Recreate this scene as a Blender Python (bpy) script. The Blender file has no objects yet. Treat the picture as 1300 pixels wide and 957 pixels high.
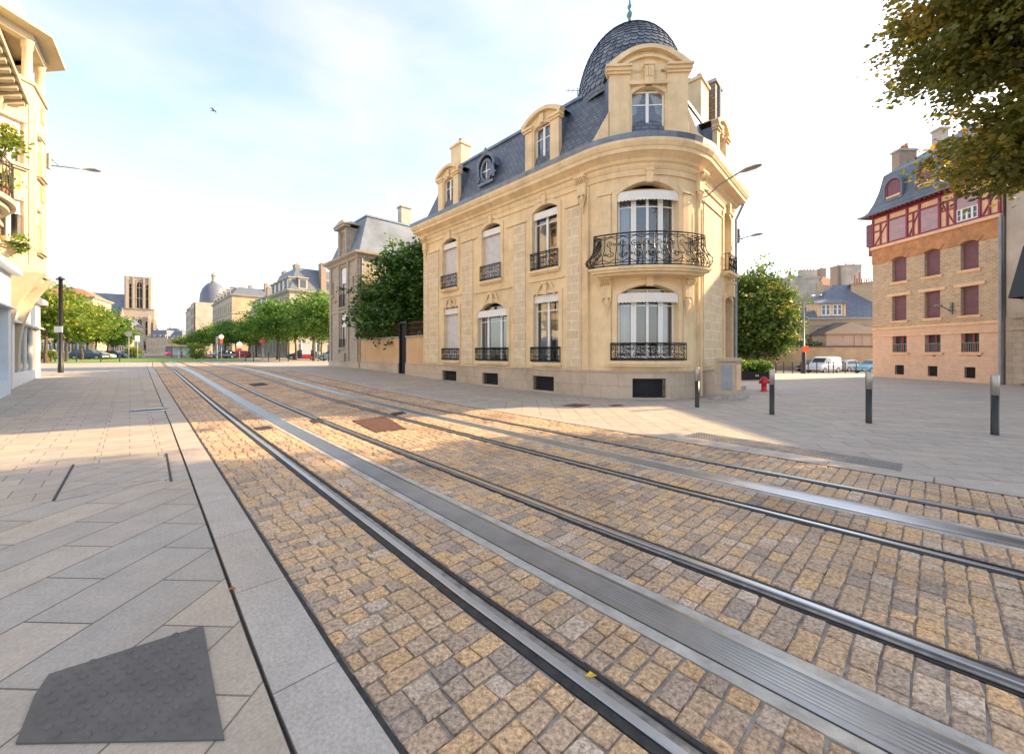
import bpy, math, random
import numpy as np
from math import sin, cos, pi, radians as R
random.seed(7); rs = np.random.RandomState(11)
sc = bpy.context.scene
col = sc.collection
F, CX, HY, H = 510.0, 650.0, 448.0, 1.5
D = np.array([-.689, .724]); D /= np.hypot(*D); N = np.array([D[1], -D[0]])
SUN_AZ, SUN_EL = R(20), R(27)

def smooth(t):
    t = min(1., max(0., t)); return t*t*(3-2*t)
def S(s, n): return (s*D[0]+n*N[0], s*D[1]+n*N[1])
def SN(x, y): return (x*D[0]+y*D[1], x*N[0]+y*N[1])
def gz(x, y):
    s, n = SN(x, y)
    return .5*smooth((s-8)/24) - .9*smooth((n-16)/8)*smooth((y-24)/28)*(1-smooth((s-16)/10))
def G(px, py):
    g = 0
    for _ in range(120):
        Y = F*(H-g)/(py-HY); X = (px-CX)/F*Y; g = .8*g+.2*gz(X, Y)
    return (X, Y)
def at(px, Y): return ((px-CX)/F*Y, Y)
def zy(py, Y): return H+(HY-py)*Y/F
def o(s):
    return float(np.interp(s, [-60, 2, 4, 7, 11, 16, 25, 40, 60, 90, 160], [1.5, 1.5, 1.54, 1.6, 1.67, 1.71, 1.76, 1.95, 2.6, 4.2, 10]))

# ---------------------------------------------------------------- materials
def nodes(name):
    m = bpy.data.materials.new(name); m.use_nodes = True
    nt = m.node_tree; nt.nodes.clear()
    out = nt.nodes.new('ShaderNodeOutputMaterial'); b = nt.nodes.new('ShaderNodeBsdfPrincipled')
    nt.links.new(b.outputs[0], out.inputs[0])
    def nd(t, **k):
        x = nt.nodes.new('ShaderNode'+t)
        for a, v in k.items():
            if a.startswith('_'): x.inputs[a[1:].replace('_', ' ')].default_value = v
            else: setattr(x, a, v)
        return x
    return m, nt, nd, b, out
def rgb(c): return (c[0], c[1], c[2], 1)
def ramp(nd, stops):
    r = nd('ValToRGB'); e = r.color_ramp.elements
    while len(e) < len(stops): e.new(.5)
    for i, (p, c) in enumerate(stops): e[i].position = p; e[i].color = rgb(c)
    return r
def mixc(nt, nd, fac, a, b, mode='MIX', f=1.0):
    x = nd('Mix', data_type='RGBA', blend_type=mode)
    for i, v in ((0, fac), (6, a), (7, b)):
        if v is None: continue
        if isinstance(v, (float, int)): x.inputs[i].default_value = v
        elif isinstance(v, tuple): x.inputs[i].default_value = rgb(v)
        else: nt.links.new(v, x.inputs[i])
    return x.outputs[2]
MC = {}
def plain(name, c, rough=.6, metal=0, var=.12, scale=3.0, bump=0.0, bscale=40, spec=.5):
    """one paint / stone / metal with soft mottling in 3D object space"""
    if name in MC: return MC[name]
    m, nt, nd, b, out = nodes(name)
    tc = nd('TexCoord'); nz = nd('TexNoise', _Scale=scale, _Detail=6.0, _Roughness=.65)
    nt.links.new(tc.outputs['Object'], nz.inputs['Vector'])
    lo = tuple(max(0, x*(1-var*1.6)) for x in c); hi = tuple(min(1, x*(1+var)) for x in c)
    r = ramp(nd, [(.3, lo), (.68, hi)]); nt.links.new(nz.outputs[0], r.inputs[0])
    nt.links.new(r.outputs[0], b.inputs['Base Color'])
    b.inputs['Roughness'].default_value = rough; b.inputs['Metallic'].default_value = metal
    b.inputs['Specular IOR Level'].default_value = spec
    if bump:
        n2 = nd('TexNoise', _Scale=bscale, _Detail=4.0); nt.links.new(tc.outputs['Object'], n2.inputs['Vector'])
        bp = nd('Bump', _Strength=bump, _Distance=.01); nt.links.new(n2.outputs[0], bp.inputs['Height'])
        nt.links.new(bp.outputs[0], b.inputs['Normal'])
    MC[name] = m; return m
def blocks(name, c1, c2, mortar, bw, bh, ms=.006, offset=.5, rot=0, rough=.8, stain=.25, speck=.12, bump=.35, squash=1, sq_f=2, dirt=(.2, .17, .13), dist=.006, bias=0, warp=0.0, vscale=(1, 1, 1), dz=None):
    """bricks, ashlar, slabs, slates: UV in metres"""
    m, nt, nd, b, out = nodes(name)
    uv = nd('UVMap'); mp = nd('Mapping'); mp.inputs['Rotation'].default_value = (0, 0, rot)
    mp.inputs['Scale'].default_value = vscale
    nt.links.new(uv.outputs[0], mp.inputs[0]); vec = mp.outputs[0]
    if warp:
        wn = nd('TexNoise', _Scale=1.5/bw, _Detail=2.0); nt.links.new(vec, wn.inputs['Vector'])
        vm = nd('VectorMath', operation='MULTIPLY_ADD'); vm.inputs[1].default_value = (warp, warp, 0)
        nt.links.new(wn.outputs['Color'], vm.inputs[0]); nt.links.new(vec, vm.inputs[2]); vec = vm.outputs[0]
    bt = nd('TexBrick', offset=offset, squash=squash, squash_frequency=sq_f, _Scale=1.0, _Color1=rgb(c1), _Color2=rgb(c2), _Mortar=rgb(mortar))
    bt.inputs['Mortar Size'].default_value = ms; bt.inputs['Mortar Smooth'].default_value = .3; bt.inputs['Bias'].default_value = bias
    bt.inputs['Brick Width'].default_value = bw; bt.inputs['Row Height'].default_value = bh
    nt.links.new(vec, bt.inputs['Vector'])
    n1 = nd('TexNoise', _Scale=.45, _Detail=7.0, _Roughness=.6); nt.links.new(mp.outputs[0], n1.inputs['Vector'])
    r1 = ramp(nd, [(.42, (0, 0, 0)), (.75, (1, 1, 1))]); nt.links.new(n1.outputs[0], r1.inputs[0])
    mu = nd('Math', operation='MULTIPLY'); mu.inputs[1].default_value = stain; nt.links.new(r1.outputs[0], mu.inputs[0])
    c = mixc(nt, nd, mu.outputs[0], bt.outputs[0], dirt)
    n2 = nd('TexNoise', _Scale=55.0, _Detail=3.0, _Roughness=.7); nt.links.new(mp.outputs[0], n2.inputs['Vector'])
    r2 = ramp(nd, [(.3, (1-speck*2.2,)*3), (.7, (1+speck,)*3)]); nt.links.new(n2.outputs[0], r2.inputs[0])
    c = mixc(nt, nd, 1.0, c, r2.outputs[0], 'MULTIPLY')
    n4 = nd('TexNoise', _Scale=3.5, _Detail=5.0, _Roughness=.7); nt.links.new(mp.outputs[0], n4.inputs['Vector'])
    r4 = ramp(nd, [(.3, (.86,)*3), (.7, (1.1,)*3)]); nt.links.new(n4.outputs[0], r4.inputs[0])
    c = mixc(nt, nd, 1.0, c, r4.outputs[0], 'MULTIPLY')
    nt.links.new(c, b.inputs['Base Color']); b.inputs['Roughness'].default_value = rough
    sb = nd('Math', operation='MULTIPLY_ADD'); sb.inputs[1].default_value = -1.0
    nt.links.new(bt.outputs[1], sb.inputs[0]); 
    m3 = nd('Math', operation='MULTIPLY'); m3.inputs[1].default_value = .35; nt.links.new(n2.outputs[0], m3.inputs[0]); nt.links.new(m3.outputs[0], sb.inputs[2])
    bp = nd('Bump', _Strength=bump, _Distance=dist); nt.links.new(sb.outputs[0], bp.inputs['Height']); nt.links.new(bp.outputs[0], b.inputs['Normal'])
    return m
def attr_mat(name, stops, rough=.8, speck=.2, sscale=60, bump=.5, transl=0, coat=0):
    """colour by the per-piece random attribute 'rnd'"""
    m, nt, nd, b, out = nodes(name)
    a = nd('Attribute', attribute_name='rnd'); r = ramp(nd, stops); nt.links.new(a.outputs['Fac'], r.inputs[0]); c = r.outputs[0]
    if speck:
        tc = nd('TexCoord'); n2 = nd('TexNoise', _Scale=float(sscale), _Detail=4.0, _Roughness=.75); nt.links.new(tc.outputs['Object'], n2.inputs['Vector'])
        r2 = ramp(nd, [(.32, (1-speck*1.8,)*3), (.66, (1+speck,)*3)]); nt.links.new(n2.outputs[0], r2.inputs[0])
        c = mixc(nt, nd, 1.0, c, r2.outputs[0], 'MULTIPLY')
        n3 = nd('TexNoise', _Scale=.9, _Detail=4.0); nt.links.new(tc.outputs['Object'], n3.inputs['Vector'])
        r3 = ramp(nd, [(.3, (.74, .70, .66)), (.48, (1.0, .98, .95)), (.68, (1.16, 1.12, 1.06))]); nt.links.new(n3.outputs[0], r3.inputs[0])
        c = mixc(nt, nd, 1.0, c, r3.outputs[0], 'MULTIPLY')
        if bump:
            bp = nd('Bump', _Strength=bump, _Distance=.006); nt.links.new(n2.outputs[0], bp.inputs['Height']); nt.links.new(bp.outputs[0], b.inputs['Normal'])
    nt.links.new(c, b.inputs['Base Color']); b.inputs['Roughness'].default_value = rough
    if transl:
        t = nd('BsdfTranslucent'); nt.links.new(c, t.inputs[0])
        mx = nd('MixShader'); mx.inputs[0].default_value = transl
        nt.links.new(b.outputs[0], mx.inputs[1]); nt.links.new(t.outputs[0], mx.inputs[2]); nt.links.new(mx.outputs[0], out.inputs[0])
    return m
def glass_mat(name, tint=(.75, .8, .85)):
    m, nt, nd, b, out = nodes(name)
    g = nd('BsdfGlossy', _Roughness=.02); t = nd('BsdfTransparent'); t.inputs[0].default_value = rgb(tint)
    lw = nd('LayerWeight', _Blend=.35); ad = nd('Math', operation='MULTIPLY_ADD'); ad.inputs[1].default_value = .75; ad.inputs[2].default_value = .16
    nt.links.new(lw.outputs['Fresnel'], ad.inputs[0])
    mx = nd('MixShader'); nt.links.new(ad.outputs[0], mx.inputs[0]); nt.links.new(t.outputs[0], mx.inputs[1]); nt.links.new(g.outputs[0], mx.inputs[2])
    nt.links.new(mx.outputs[0], out.inputs[0]); return m

STONE = blocks('limestone', (.76, .62, .42), (.68, .53, .33), (.88, .82, .68), .62, .33, ms=.011, rough=.85, stain=.22, speck=.05, dirt=(.45, .30, .15), bump=.25)
def weathered(name, c, stain, amt=.45):
    m = plain(name, c, .82, var=.12, scale=1.6, bump=.2); nt = m.node_tree; b = [n for n in nt.nodes if n.type == 'BSDF_PRINCIPLED'][0]; src = b.inputs['Base Color'].links[0].from_socket
    def nd(t, **k):
        x = nt.nodes.new('ShaderNode'+t)
        for a, v in k.items():
            if a.startswith('_'): x.inputs[a[1:]].default_value = v
            else: setattr(x, a, v)
        return x
    tc = nd('TexCoord'); mp = nd('Mapping'); mp.inputs['Scale'].default_value = (3.2, 3.2, .35); nt.links.new(tc.outputs['Object'], mp.inputs[0])
    n1 = nd('TexNoise', _Scale=1.4, _Detail=6.0, _Roughness=.6); nt.links.new(mp.outputs[0], n1.inputs[0])
    r = ramp(nd, [(.5, (0, 0, 0)), (.78, (amt,)*3)]); nt.links.new(n1.outputs[0], r.inputs[0])
    c2 = mixc(nt, nd, r.outputs[0], src, stain)
    n2 = nd('TexNoise', _Scale=.55, _Detail=5.0); nt.links.new(tc.outputs['Object'], n2.inputs[0]); r2 = ramp(nd, [(.45, (0, 0, 0)), (.7, (.5,)*3)]); nt.links.new(n2.outputs[0], r2.inputs[0])
    c3 = mixc(nt, nd, r2.outputs[0], c2, tuple(min(1, x*1.14) for x in c)); nt.links.new(c3, b.inputs['Base Color']); return m
STONE_P = weathered('limestone_smooth', (.76, .585, .35), (.46, .32, .19))
PLINTH = blocks('plinth_stone', (.60, .48, .36), (.52, .41, .30), (.34, .27, .2), 1.1, .42, ms=.007, stain=.6, speck=.12, dirt=(.26, .19, .13), bump=.3)
SLATE = blocks('slate', (.10, .12, .16), (.17, .195, .24), (.028, .034, .048), .22, .15, ms=.013, rough=.45, stain=.2, speck=.1, dirt=(.06, .065, .08), bump=.6, dist=.01)
SLATE_FAR = blocks('slate_far', (.13, .15, .19), (.17, .19, .23), (.09, .10, .13), .4, .28, ms=.01, rough=.5, stain=.25, speck=.06, dirt=(.09, .1, .12), bump=.3)
ZINC = plain('zinc', (.17, .205, .26), .42, .5, var=.2, scale=2.5)
ZINC_ROOF = plain('zinc_roof', (.17, .205, .25), .7, .0, var=.22, scale=.8)
WHITE = plain('white_paint', (.82, .82, .80), .4, var=.03)
SHUT = blocks('roller_shutter', (.68, .66, .66), (.66, .64, .64), (.42, .41, .41), 9, .045, ms=.004, stain=.05, speck=.02, bump=.5)
CANVAS = plain('canvas', (.80, .78, .73), .9, var=.05)
IRON = plain('wrought_iron', (.022, .021, .022), .45, .4, var=.2)
DARK = plain('dark_interior', (.03, .03, .035), .9)
ROOM = plain('room_interior', (.12, .105, .085), .9)
CURT = plain('net_curtain', (.66, .67, .65), .9, var=.08, scale=2)
GLASS = glass_mat('window_glass')
PANE = plain('far_window_glass', (.06, .075, .09), .08, var=.4, scale=.6, spec=1.0)
STEEL = plain('polished_steel', (.46, .46, .46), .30, .95, var=.08, scale=3)
DULL = plain('dull_steel', (.30, .285, .265), .30, .85, var=.15, scale=2.5)
TAR = plain('tar_joint', (.032, .03, .028), .75, var=.4, scale=18, bump=.4)
RUST = plain('rusty_iron', (.13, .062, .04), .75, .2, var=.35, scale=14, bump=.5, bscale=90)
CONC = plain('pale_concrete', (.42, .39, .34), .85, var=.22, scale=6, bump=.3, bscale=120)
MORTAR = plain('mortar', (.31, .275, .235), .95, var=.3, scale=12, bump=.5, bscale=200)
GRAN = (.40, .365, .32); GRAN2 = (.33, .305, .275)
PAV_D = blocks('paving_diagonal', (.49, .41, .33), (.38, .345, .305), (.11, .095, .08), .86, .40, ms=.006, rot=R(134.5), stain=.55, speck=.10, dirt=(.40, .29, .18), bump=.35)
PAV_S = blocks('paving_straight', (.48, .41, .335), (.38, .34, .30), (.15, .13, .11), .36, .30, ms=.006, offset=.5, rot=R(90), stain=.5, speck=.10, dirt=(.38, .29, .2), bump=.3, squash=1.7, sq_f=2)
PAV_P = blocks('paving_plaza', (.49, .42, .35), (.385, .345, .305), (.15, .13, .11), .9, .38, ms=.008, rot=R(25), stain=.5, speck=.10, dirt=(.38, .31, .24), bump=.25)
PAV_R = blocks('paving_square', (.47, .41, .345), (.40, .36, .31), (.17, .145, .12), .46, .46, ms=.008, rot=R(45), offset=0, stain=.35, speck=.09, dirt=(.40, .31, .22), bump=.25)
KERB = blocks('kerb_granite', (.46, .41, .355), (.43, .385, .335), (.4, .36, .32), 400, 400, ms=.0001, stain=.55, speck=.12, dirt=(.42, .29, .19), bump=.2)
ASPH = plain('asphalt', (.12, .11, .105), .9, var=.2, scale=1.0, bump=.3, bscale=60)
GROUND = plain('ground_far', (.27, .25, .23), .9, var=.15, scale=.5)
COBB = attr_mat('cobble_stone', [(0, (.34, .265, .21)), (.3, (.44, .325, .235)), (.55, (.54, .37, .23)), (.8, (.62, .395, .20)), (1, (.55, .43, .33))], rough=.68, speck=.38, sscale=48, bump=1.0)
BARK = plain('bark', (.10, .075, .055), .9, var=.35, scale=8, bump=.6, bscale=30)
LEAF_BIG = attr_mat('leaves_lime', [(0, (.09, .115, .022)), (.4, (.18, .19, .035)), (.75, (.31, .26, .04)), (1, (.50, .28, .035))], rough=.45, speck=0, transl=.45)
LEAF_ST = attr_mat('leaves_street', [(0, (.06, .13, .022)), (.5, (.13, .25, .035)), (1, (.26, .38, .055))], rough=.55, speck=0, transl=.45)
LEAF_YE = attr_mat('leaves_sunlit_yellow', [(0, (.09, .16, .022)), (.5, (.19, .28, .035)), (1, (.42, .40, .05))], rough=.55, speck=0, transl=.45)  # yellow of the sun on the left avenue trees put into the leaf colour
LEAF_DK = attr_mat('leaves_laurel', [(0, (.03, .075, .015)), (.6, (.07, .16, .025)), (1, (.16, .29, .04))], rough=.38, speck=0, transl=.25)
LEAF_MD = attr_mat('leaves_maple', [(0, (.06, .12, .025)), (.6, (.14, .22, .035)), (1, (.42, .38, .06))], rough=.5, speck=0, transl=.4)
GRASS = plain('lawn', (.16, .26, .05), .95, var=.2, scale=1.5)
CREAM = plain('cream_render', (.62, .51, .33), .85, var=.07, scale=.8, bump=.2)
OLIVE = plain('stone_trim_cream', (.50, .44, .32), .85, var=.1, scale=1.0)
ORANGE = plain('orange_mosaic', (.65, .33, .06), .6, var=.25, scale=30)
BRICK = blocks('rubble_brick', (.62, .45, .28), (.46, .31, .18), (.68, .58, .44), .24, .10, ms=.014, stain=.2, speck=.14, dirt=(.35, .2, .1), bump=.6, warp=.02, dist=.015)
PINK = blocks('pink_render', (.74, .50, .35), (.72, .485, .34), (.62, .40, .28), 9, .19, ms=.006, stain=.12, speck=.04, dirt=(.5, .3, .2), bump=.3)
ORB = plain('orange_brick_band', (.50, .245, .11), .85, var=.2, scale=3, bump=.3)
OCHRE = plain('ochre_panel', (.78, .53, .33), .85, var=.1, scale=2)
RED = plain('oxblood_timber', (.27, .03, .06), .5, var=.15, scale=5)
MAUVE = blocks('mauve_shutter', (.52, .37, .40), (.48, .34, .37), (.28, .18, .2), 9, .05, ms=.006, stain=.05, speck=.03, bump=.6)
PLUM = blocks('plum_shutter', (.24, .12, .145), (.21, .105, .13), (.10, .045, .055), 9, .05, ms=.006, stain=.05, speck=.03, bump=.6)
OCH_W = plain('ochre_garden_wall', (.62, .40, .22), .9, var=.12, scale=.7, bump=.2)
GREY_R = plain('grey_render', (.50, .44, .37), .9, var=.25, scale=.35, bump=.2)
GREYST = blocks('grey_stone', (.50, .42, .33), (.43, .36, .28), (.28, .23, .18), .5, .28, ms=.008, stain=.5, speck=.1, dirt=(.24, .2, .16), bump=.3)
BRICKG = blocks('grey_brick', (.38, .28, .21), (.33, .24, .18), (.42, .35, .28), .22, .07, ms=.008, stain=.35, speck=.1, dirt=(.25, .2, .16), bump=.3)
TILE = blocks('brown_tile', (.16, .11, .085), (.12, .085, .07), (.06, .045, .04), .25, .18, ms=.01, stain=.2, speck=.1, bump=.5)
TILE_R = blocks('red_tile', (.40, .19, .10), (.34, .16, .09), (.2, .1, .07), .3, .2, ms=.01, stain=.3, speck=.1, bump=.5)
TERRA = plain('terracotta', (.45, .16, .08), .8)
RUBBLE = blocks('rubble_chimney', (.30, .25, .2), (.22, .18, .15), (.14, .12, .1), .3, .14, ms=.02, stain=.3, speck=.25, bump=.9, warp=.08, dist=.02)
GPIPE = plain('grey_pipe', (.30, .33, .37), .5, .3)
BLUEP = plain('blue_painted_shopfront', (.66, .74, .80), .45, var=.04)
HYD = plain('hydrant_red', (.62, .012, .02), .35, var=.1, spec=.6)
BLK = plain('black_paint', (.018, .018, .02), .4, var=.1)
BRUSH = plain('brushed_steel', (.36, .34, .31), .35, .8, var=.1)
LAMPG = plain('lamp_grey', (.22, .22, .22), .4, .5)
BRONZE = plain('verdigris', (.10, .24, .25), .5, .3)
SIGNW = plain('sign_white', (.75, .8, .82), .4, var=.03)
SIGNR = plain('sign_red', (.62, .03, .03), .4, var=.05)
SIGNB = plain('sign_blue', (.04, .13, .45), .4)
SKINM = plain('skin', (.55, .33, .23), .6)
CLOTH1 = plain('cloth_blue', (.25, .38, .5), .9); CLOTH2 = plain('cloth_dark', (.05, .05, .07), .9); CLOTH3 = plain('cloth_white', (.7, .68, .66), .9)
CSTONE = blocks('cathedral_stone', (.48, .40, .31), (.41, .345, .27), (.36, .28, .2), 1.6, .8, ms=.03, stain=.5, speck=.1, dirt=(.30, .24, .19), bump=.3)
LEAD = plain('lead_roof', (.20, .23, .28), .55, .2, var=.15, scale=.2)
SHOPW = plain('cream_stone_far', (.50, .37, .23), .85, var=.15, scale=.4)
SHOPP = plain('pale_stone_far', (.46, .40, .32), .85, var=.15, scale=.4)

# ---------------------------------------------------------------- mesh builder
class Fr:
    """straight facade frame: u along, w outward, z up"""
    def __init__(s, P0, P1=None, d=None, z=0):
        s.p = np.array(P0[:2], float)
        s.d = np.array(d, float) if d is not None else np.array(P1[:2], float)-s.p
        s.L = float(np.hypot(*s.d)) if d is None else 0
        s.d /= np.hypot(*s.d); s.n = np.array([s.d[1], -s.d[0]]); s.z = z; s.seg = 1e9
    def m(s, u, w, z): q = s.p+s.d*u+s.n*w; return (q[0], q[1], z+s.z)
class Arc:
    def __init__(s, c, rad, t0, t1): s.c = c; s.R = rad; s.t0 = t0; s.L = rad*(t1-t0); s.seg = .22; s.z = 0
    def m(s, u, w, z): t = s.t0+u/s.R; return (s.c[0]+(s.R+w)*cos(t), s.c[1]+(s.R+w)*sin(t), z)
class MB:
    def __init__(s, fr=None): s.v = []; s.f = []; s.fr = fr; s.seg = fr.seg if fr else 1e9
    def add(s, vs, fs):
        k = len(s.v); s.v += [tuple(p) for p in vs]; s.f += [tuple(i+k for i in f) for f in fs]; return s
    def quad(s, a, b, c, d): return s.add([a, b, c, d], [(0, 1, 2, 3)])
    def poly(s, pts): return s.add(pts, [tuple(range(len(pts)))])
    def box(s, u0, u1, w0, w1, z0, z1):
        if u1 < u0: u0, u1 = u1, u0
        k = max(1, int(math.ceil((u1-u0)/s.seg)))
        vs = []
        for i in range(k+1):
            u = u0+(u1-u0)*i/k; vs += [(u, w0, z0), (u, w1, z0), (u, w1, z1), (u, w0, z1)]
        fs = [(0, 1, 2, 3), (4*k+3, 4*k+2, 4*k+1, 4*k)]
        for i in range(k):
            a = 4*i
            for j in range(4): fs.append((a+j, a+4+j, a+4+(j+1) % 4, a+(j+1) % 4))
        return s.add(vs, fs)
    def taper(s, c, a0, b0, z0, a1, b1, z1):
        vs = [(c[0]+x*a, c[1]+y*b, z) for a, b, z in ((a0, b0, z0), (a1, b1, z1)) for x, y in ((-1, -1), (1, -1), (1, 1), (-1, 1))]
        return s.add(vs, [(3, 2, 1, 0), (4, 5, 6, 7), (0, 1, 5, 4), (1, 2, 6, 5), (2, 3, 7, 6), (3, 0, 4, 7)])
    def panel(s, u0, u1, z0, z1, w):
        k = max(1, int(math.ceil((u1-u0)/s.seg)))
        for i in range(k):
            a = u0+(u1-u0)*i/k; b = u0+(u1-u0)*(i+1)/k
            s.quad((a, w, z0), (b, w, z0), (b, w, z1), (a, w, z1))
        return s
    def wall(s, u0, u1, z0, z1, holes=(), w=0, dep=.28):
        """holes: (a,b,za,zb,rise)"""
        us = sorted(set([u0, u1]+[h[0] for h in holes]+[h[1] for h in holes])); zs = sorted(set([z0, z1]+[h[2] for h in holes]+[h[3] for h in holes]))
        for i in range(len(us)-1):
            for j in range(len(zs)-1):
                cu = (us[i]+us[i+1])/2; cz = (zs[j]+zs[j+1])/2
                if any(h[0] < cu < h[1] and h[2] < cz < h[3] for h in holes): continue
                s.panel(us[i], us[i+1], zs[j], zs[j+1], w)
        for h in holes:
            a, b, za, zb = h[:4]; r = h[4] if len(h) > 4 else 0
            zt = zb-r
            s.quad((a, w, za), (a, w-dep, za), (a, w-dep, zt), (a, w, zt)); s.quad((b, w, za), (b, w-dep, za), (b, w-dep, zt), (b, w, zt))
            k = 10 if r else max(1, int(math.ceil((b-a)/s.seg)))
            for i in range(k):
                ua = a+(b-a)*i/k; ub = a+(b-a)*(i+1)/k
                f = (lambda u: zt+r*math.sqrt(max(0, 1-((u-(a+b)/2)/((b-a)/2))**2)) if r > .3*(b-a) else zt+r*(1-((u-(a+b)/2)/((b-a)/2))**2)) if r else (lambda u: zb)
                s.quad((ua, w, f(ua)), (ub, w, f(ub)), (ub, w-dep, f(ub)), (ua, w-dep, f(ua)))
                if r: s.quad((ua, w, f(ua)), (ub, w, f(ub)), (ub, w, zb), (ua, w, zb))
                s.quad((ua, w, za), (ub, w, za), (ub, w-dep, za), (ua, w-dep, za))
        return s
    def archband(s, a, b, zt, r, th, w0, w1, k=12, side=0, zb=None):
        """band following the head of an opening (+ jambs down to zb)"""
        c = (a+b)/2; h = (b-a)/2
        f = lambda u: zt-r+(r*math.sqrt(max(0, 1-((u-c)/h)**2)) if r > .6*h else r*(1-((u-c)/h)**2))
        pts_i = [(a+(b-a)*i/k, f(a+(b-a)*i/k)) for i in range(k+1)]
        pts_o = [(c+(u-c)*(h+th)/h, z+th) for u, z in pts_i]
        if zb is not None:
            pts_i = [(a, zb)]+pts_i+[(b, zb)]; pts_o = [(a-th, zb)]+pts_o+[(b+th, zb)]
        for i in range(len(pts_i)-1):
            A, B, Cc, Dd = pts_i[i], pts_i[i+1], pts_o[i+1], pts_o[i]
            v = [(p[0], w1, p[1]) for p in (A, B, Cc, Dd)]+[(p[0], w0, p[1]) for p in (A, B, Cc, Dd)]
            s.add(v, [(0, 1, 2, 3), (0, 4, 5, 1), (1, 5, 6, 2), (2, 6, 7, 3), (3, 7, 4, 0)])
        return s
    def tube(s, pts, r, n=6, cap=True, closed=False):
        P = [np.array(p, float) for p in pts]; k = len(P); base = len(s.v); rr = r if hasattr(r, '__len__') else [r]*k
        prev = None
        for i in range(k):
            t = P[min(i+1, k-1)]-P[max(i-1, 0)]
            L = np.linalg.norm(t); t = t/L if L > 1e-9 else np.array([0, 0, 1.])
            if prev is None:
                a = np.cross(t, [0, 0, 1.]);
                if np.linalg.norm(a) < .1: a = np.cross(t, [1., 0, 0])
            else: a = prev-t*np.dot(prev, t)
            a /= np.linalg.norm(a); prev = a; b = np.cross(t, a)
            for j in range(n):
                q = P[i]+(a*cos(2*pi*j/n)+b*sin(2*pi*j/n))*rr[i]; s.v.append(tuple(q))
        for i in range(k-1):
            for j in range(n): s.f.append((base+i*n+j, base+i*n+(j+1) % n, base+(i+1)*n+(j+1) % n, base+(i+1)*n+j))
        if cap: s.f.append(tuple(base+j for j in range(n))); s.f.append(tuple(base+(k-1)*n+j for j in range(n)))
        return s
    def lathe(s, c, prof, n=24, a0=0, a1=2*pi):
        full = abs(a1-a0-2*pi) < 1e-6; m = n if full else n+1; base = len(s.v)
        for r, z in prof:
            for j in range(m):
                t = a0+(a1-a0)*j/n; s.v.append((c[0]+r*cos(t), c[1]+r*sin(t), z))
        for i in range(len(prof)-1):
            for j in range(n):
                s.f.append((base+i*m+j, base+i*m+(j+1) % m, base+(i+1)*m+(j+1) % m, base+(i+1)*m+j))
        if full: s.f.append(tuple(base+(len(prof)-1)*m+j for j in range(m)))
        return s
    def sweep(s, path, prof, closed=True, flip=False):
        """path: xy list with outward on the right; prof: (w,z) list"""
        P = [np.array(p[:2], float) for p in path]; k = len(P); nn = []
        for i in range(k):
            a = P[i]-P[i-1] if (closed or i > 0) else P[1]-P[0]
            b = P[(i+1) % k]-P[i] if (closed or i < k-1) else P[-1]-P[-2]
            a = a/np.hypot(*a); b = b/np.hypot(*b)
            n1 = np.array([a[1], -a[0]]); n2 = np.array([b[1], -b[0]])
            nn.append((n1+n2)/max(.35, 1+float(n1@n2)))
        base = len(s.v); q = len(prof)
        for i in range(k):
            for w, z in prof: x = P[i]+nn[i]*w; s.v.append((x[0], x[1], z))
        for i in range(k if closed else k-1):
            j = (i+1) % k
            for a in range(q-1): s.f.append((base+i*q+a, base+j*q+a, base+j*q+a+1, base+i*q+a+1))
        if not closed and q > 2:
            s.f.append(tuple(base+a for a in range(q))); s.f.append(tuple(base+(k-1)*q+a for a in range(q)))
        return s
    def build(s, name, mat, parent=None, label=None, cat=None, group=None, kind=None, smooth=False, uvmode='box', loc=None, rnd=None):
        v = s.v
        if s.fr is not None: wv = [s.fr.m(*p) for p in v]
        else: wv = v
        off = np.array(root_off(parent)) if parent is not None else np.array(loc if loc is not None else (0, 0, 0), float)
        me = bpy.data.meshes.new(name)
        W = np.array(wv, float)-off
        me.from_pydata(W.tolist(), [], s.f)
        V = np.array(v, float)
        ul = me.uv_layers.new(name='UVMap'); uv = np.zeros((len(me.loops), 2)); i = 0
        for f in s.f:
            p = V[list(f)]
            if uvmode == 'sn': uv[i:i+len(f)] = np.stack([p[:, 0]*D[0]+p[:, 1]*D[1], p[:, 0]*N[0]+p[:, 1]*N[1]], 1)
            else:
                nrm = np.cross(p[1]-p[0], p[2]-p[0]); 
                if len(f) > 3: nrm = nrm+np.cross(p[2]-p[0], p[3]-p[0])
                if uvmode == 'slope' or s.fr is None:
                    h = np.array([nrm[1], -nrm[0]]); L = np.hypot(*h)
                    if L < 1e-9 or abs(nrm[2]) > 40*L: uv[i:i+len(f)] = p[:, :2]
                    else:
                        h /= L; nl = np.linalg.norm(nrm); cz = max(.15, L/nl)
                        uv[i:i+len(f), 0] = p[:, 0]*h[0]+p[:, 1]*h[1]; uv[i:i+len(f), 1] = p[:, 2]/cz
                else:
                    a = np.abs(nrm)
                    if a[2] > a[0] and a[2] > a[1]: uv[i:i+len(f)] = p[:, :2]
                    elif a[1] >= a[0]: uv[i:i+len(f)] = p[:, [0, 2]]
                    else: uv[i:i+len(f)] = p[:, [1, 2]]
            i += len(f)
        ul.data.foreach_set('uv', uv.ravel())
        if rnd is not None:
            at_ = me.attributes.new('rnd', 'FLOAT', 'POINT'); at_.data.foreach_set('value', np.array(rnd, dtype=np.float32))
        if smooth: me.polygons.foreach_set('use_smooth', [True]*len(me.polygons))
        me.materials.append(mat); ob = bpy.data.objects.new(name, me); col.objects.link(ob)
        if parent is not None: ob.parent = parent
        else: ob.location = tuple(off)
        tag(ob, label, cat, group, kind); return ob
def root_off(o_):
    t = np.zeros(3)
    while o_ is not None: t += np.array(o_.location); o_ = o_.parent
    return t
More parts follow.
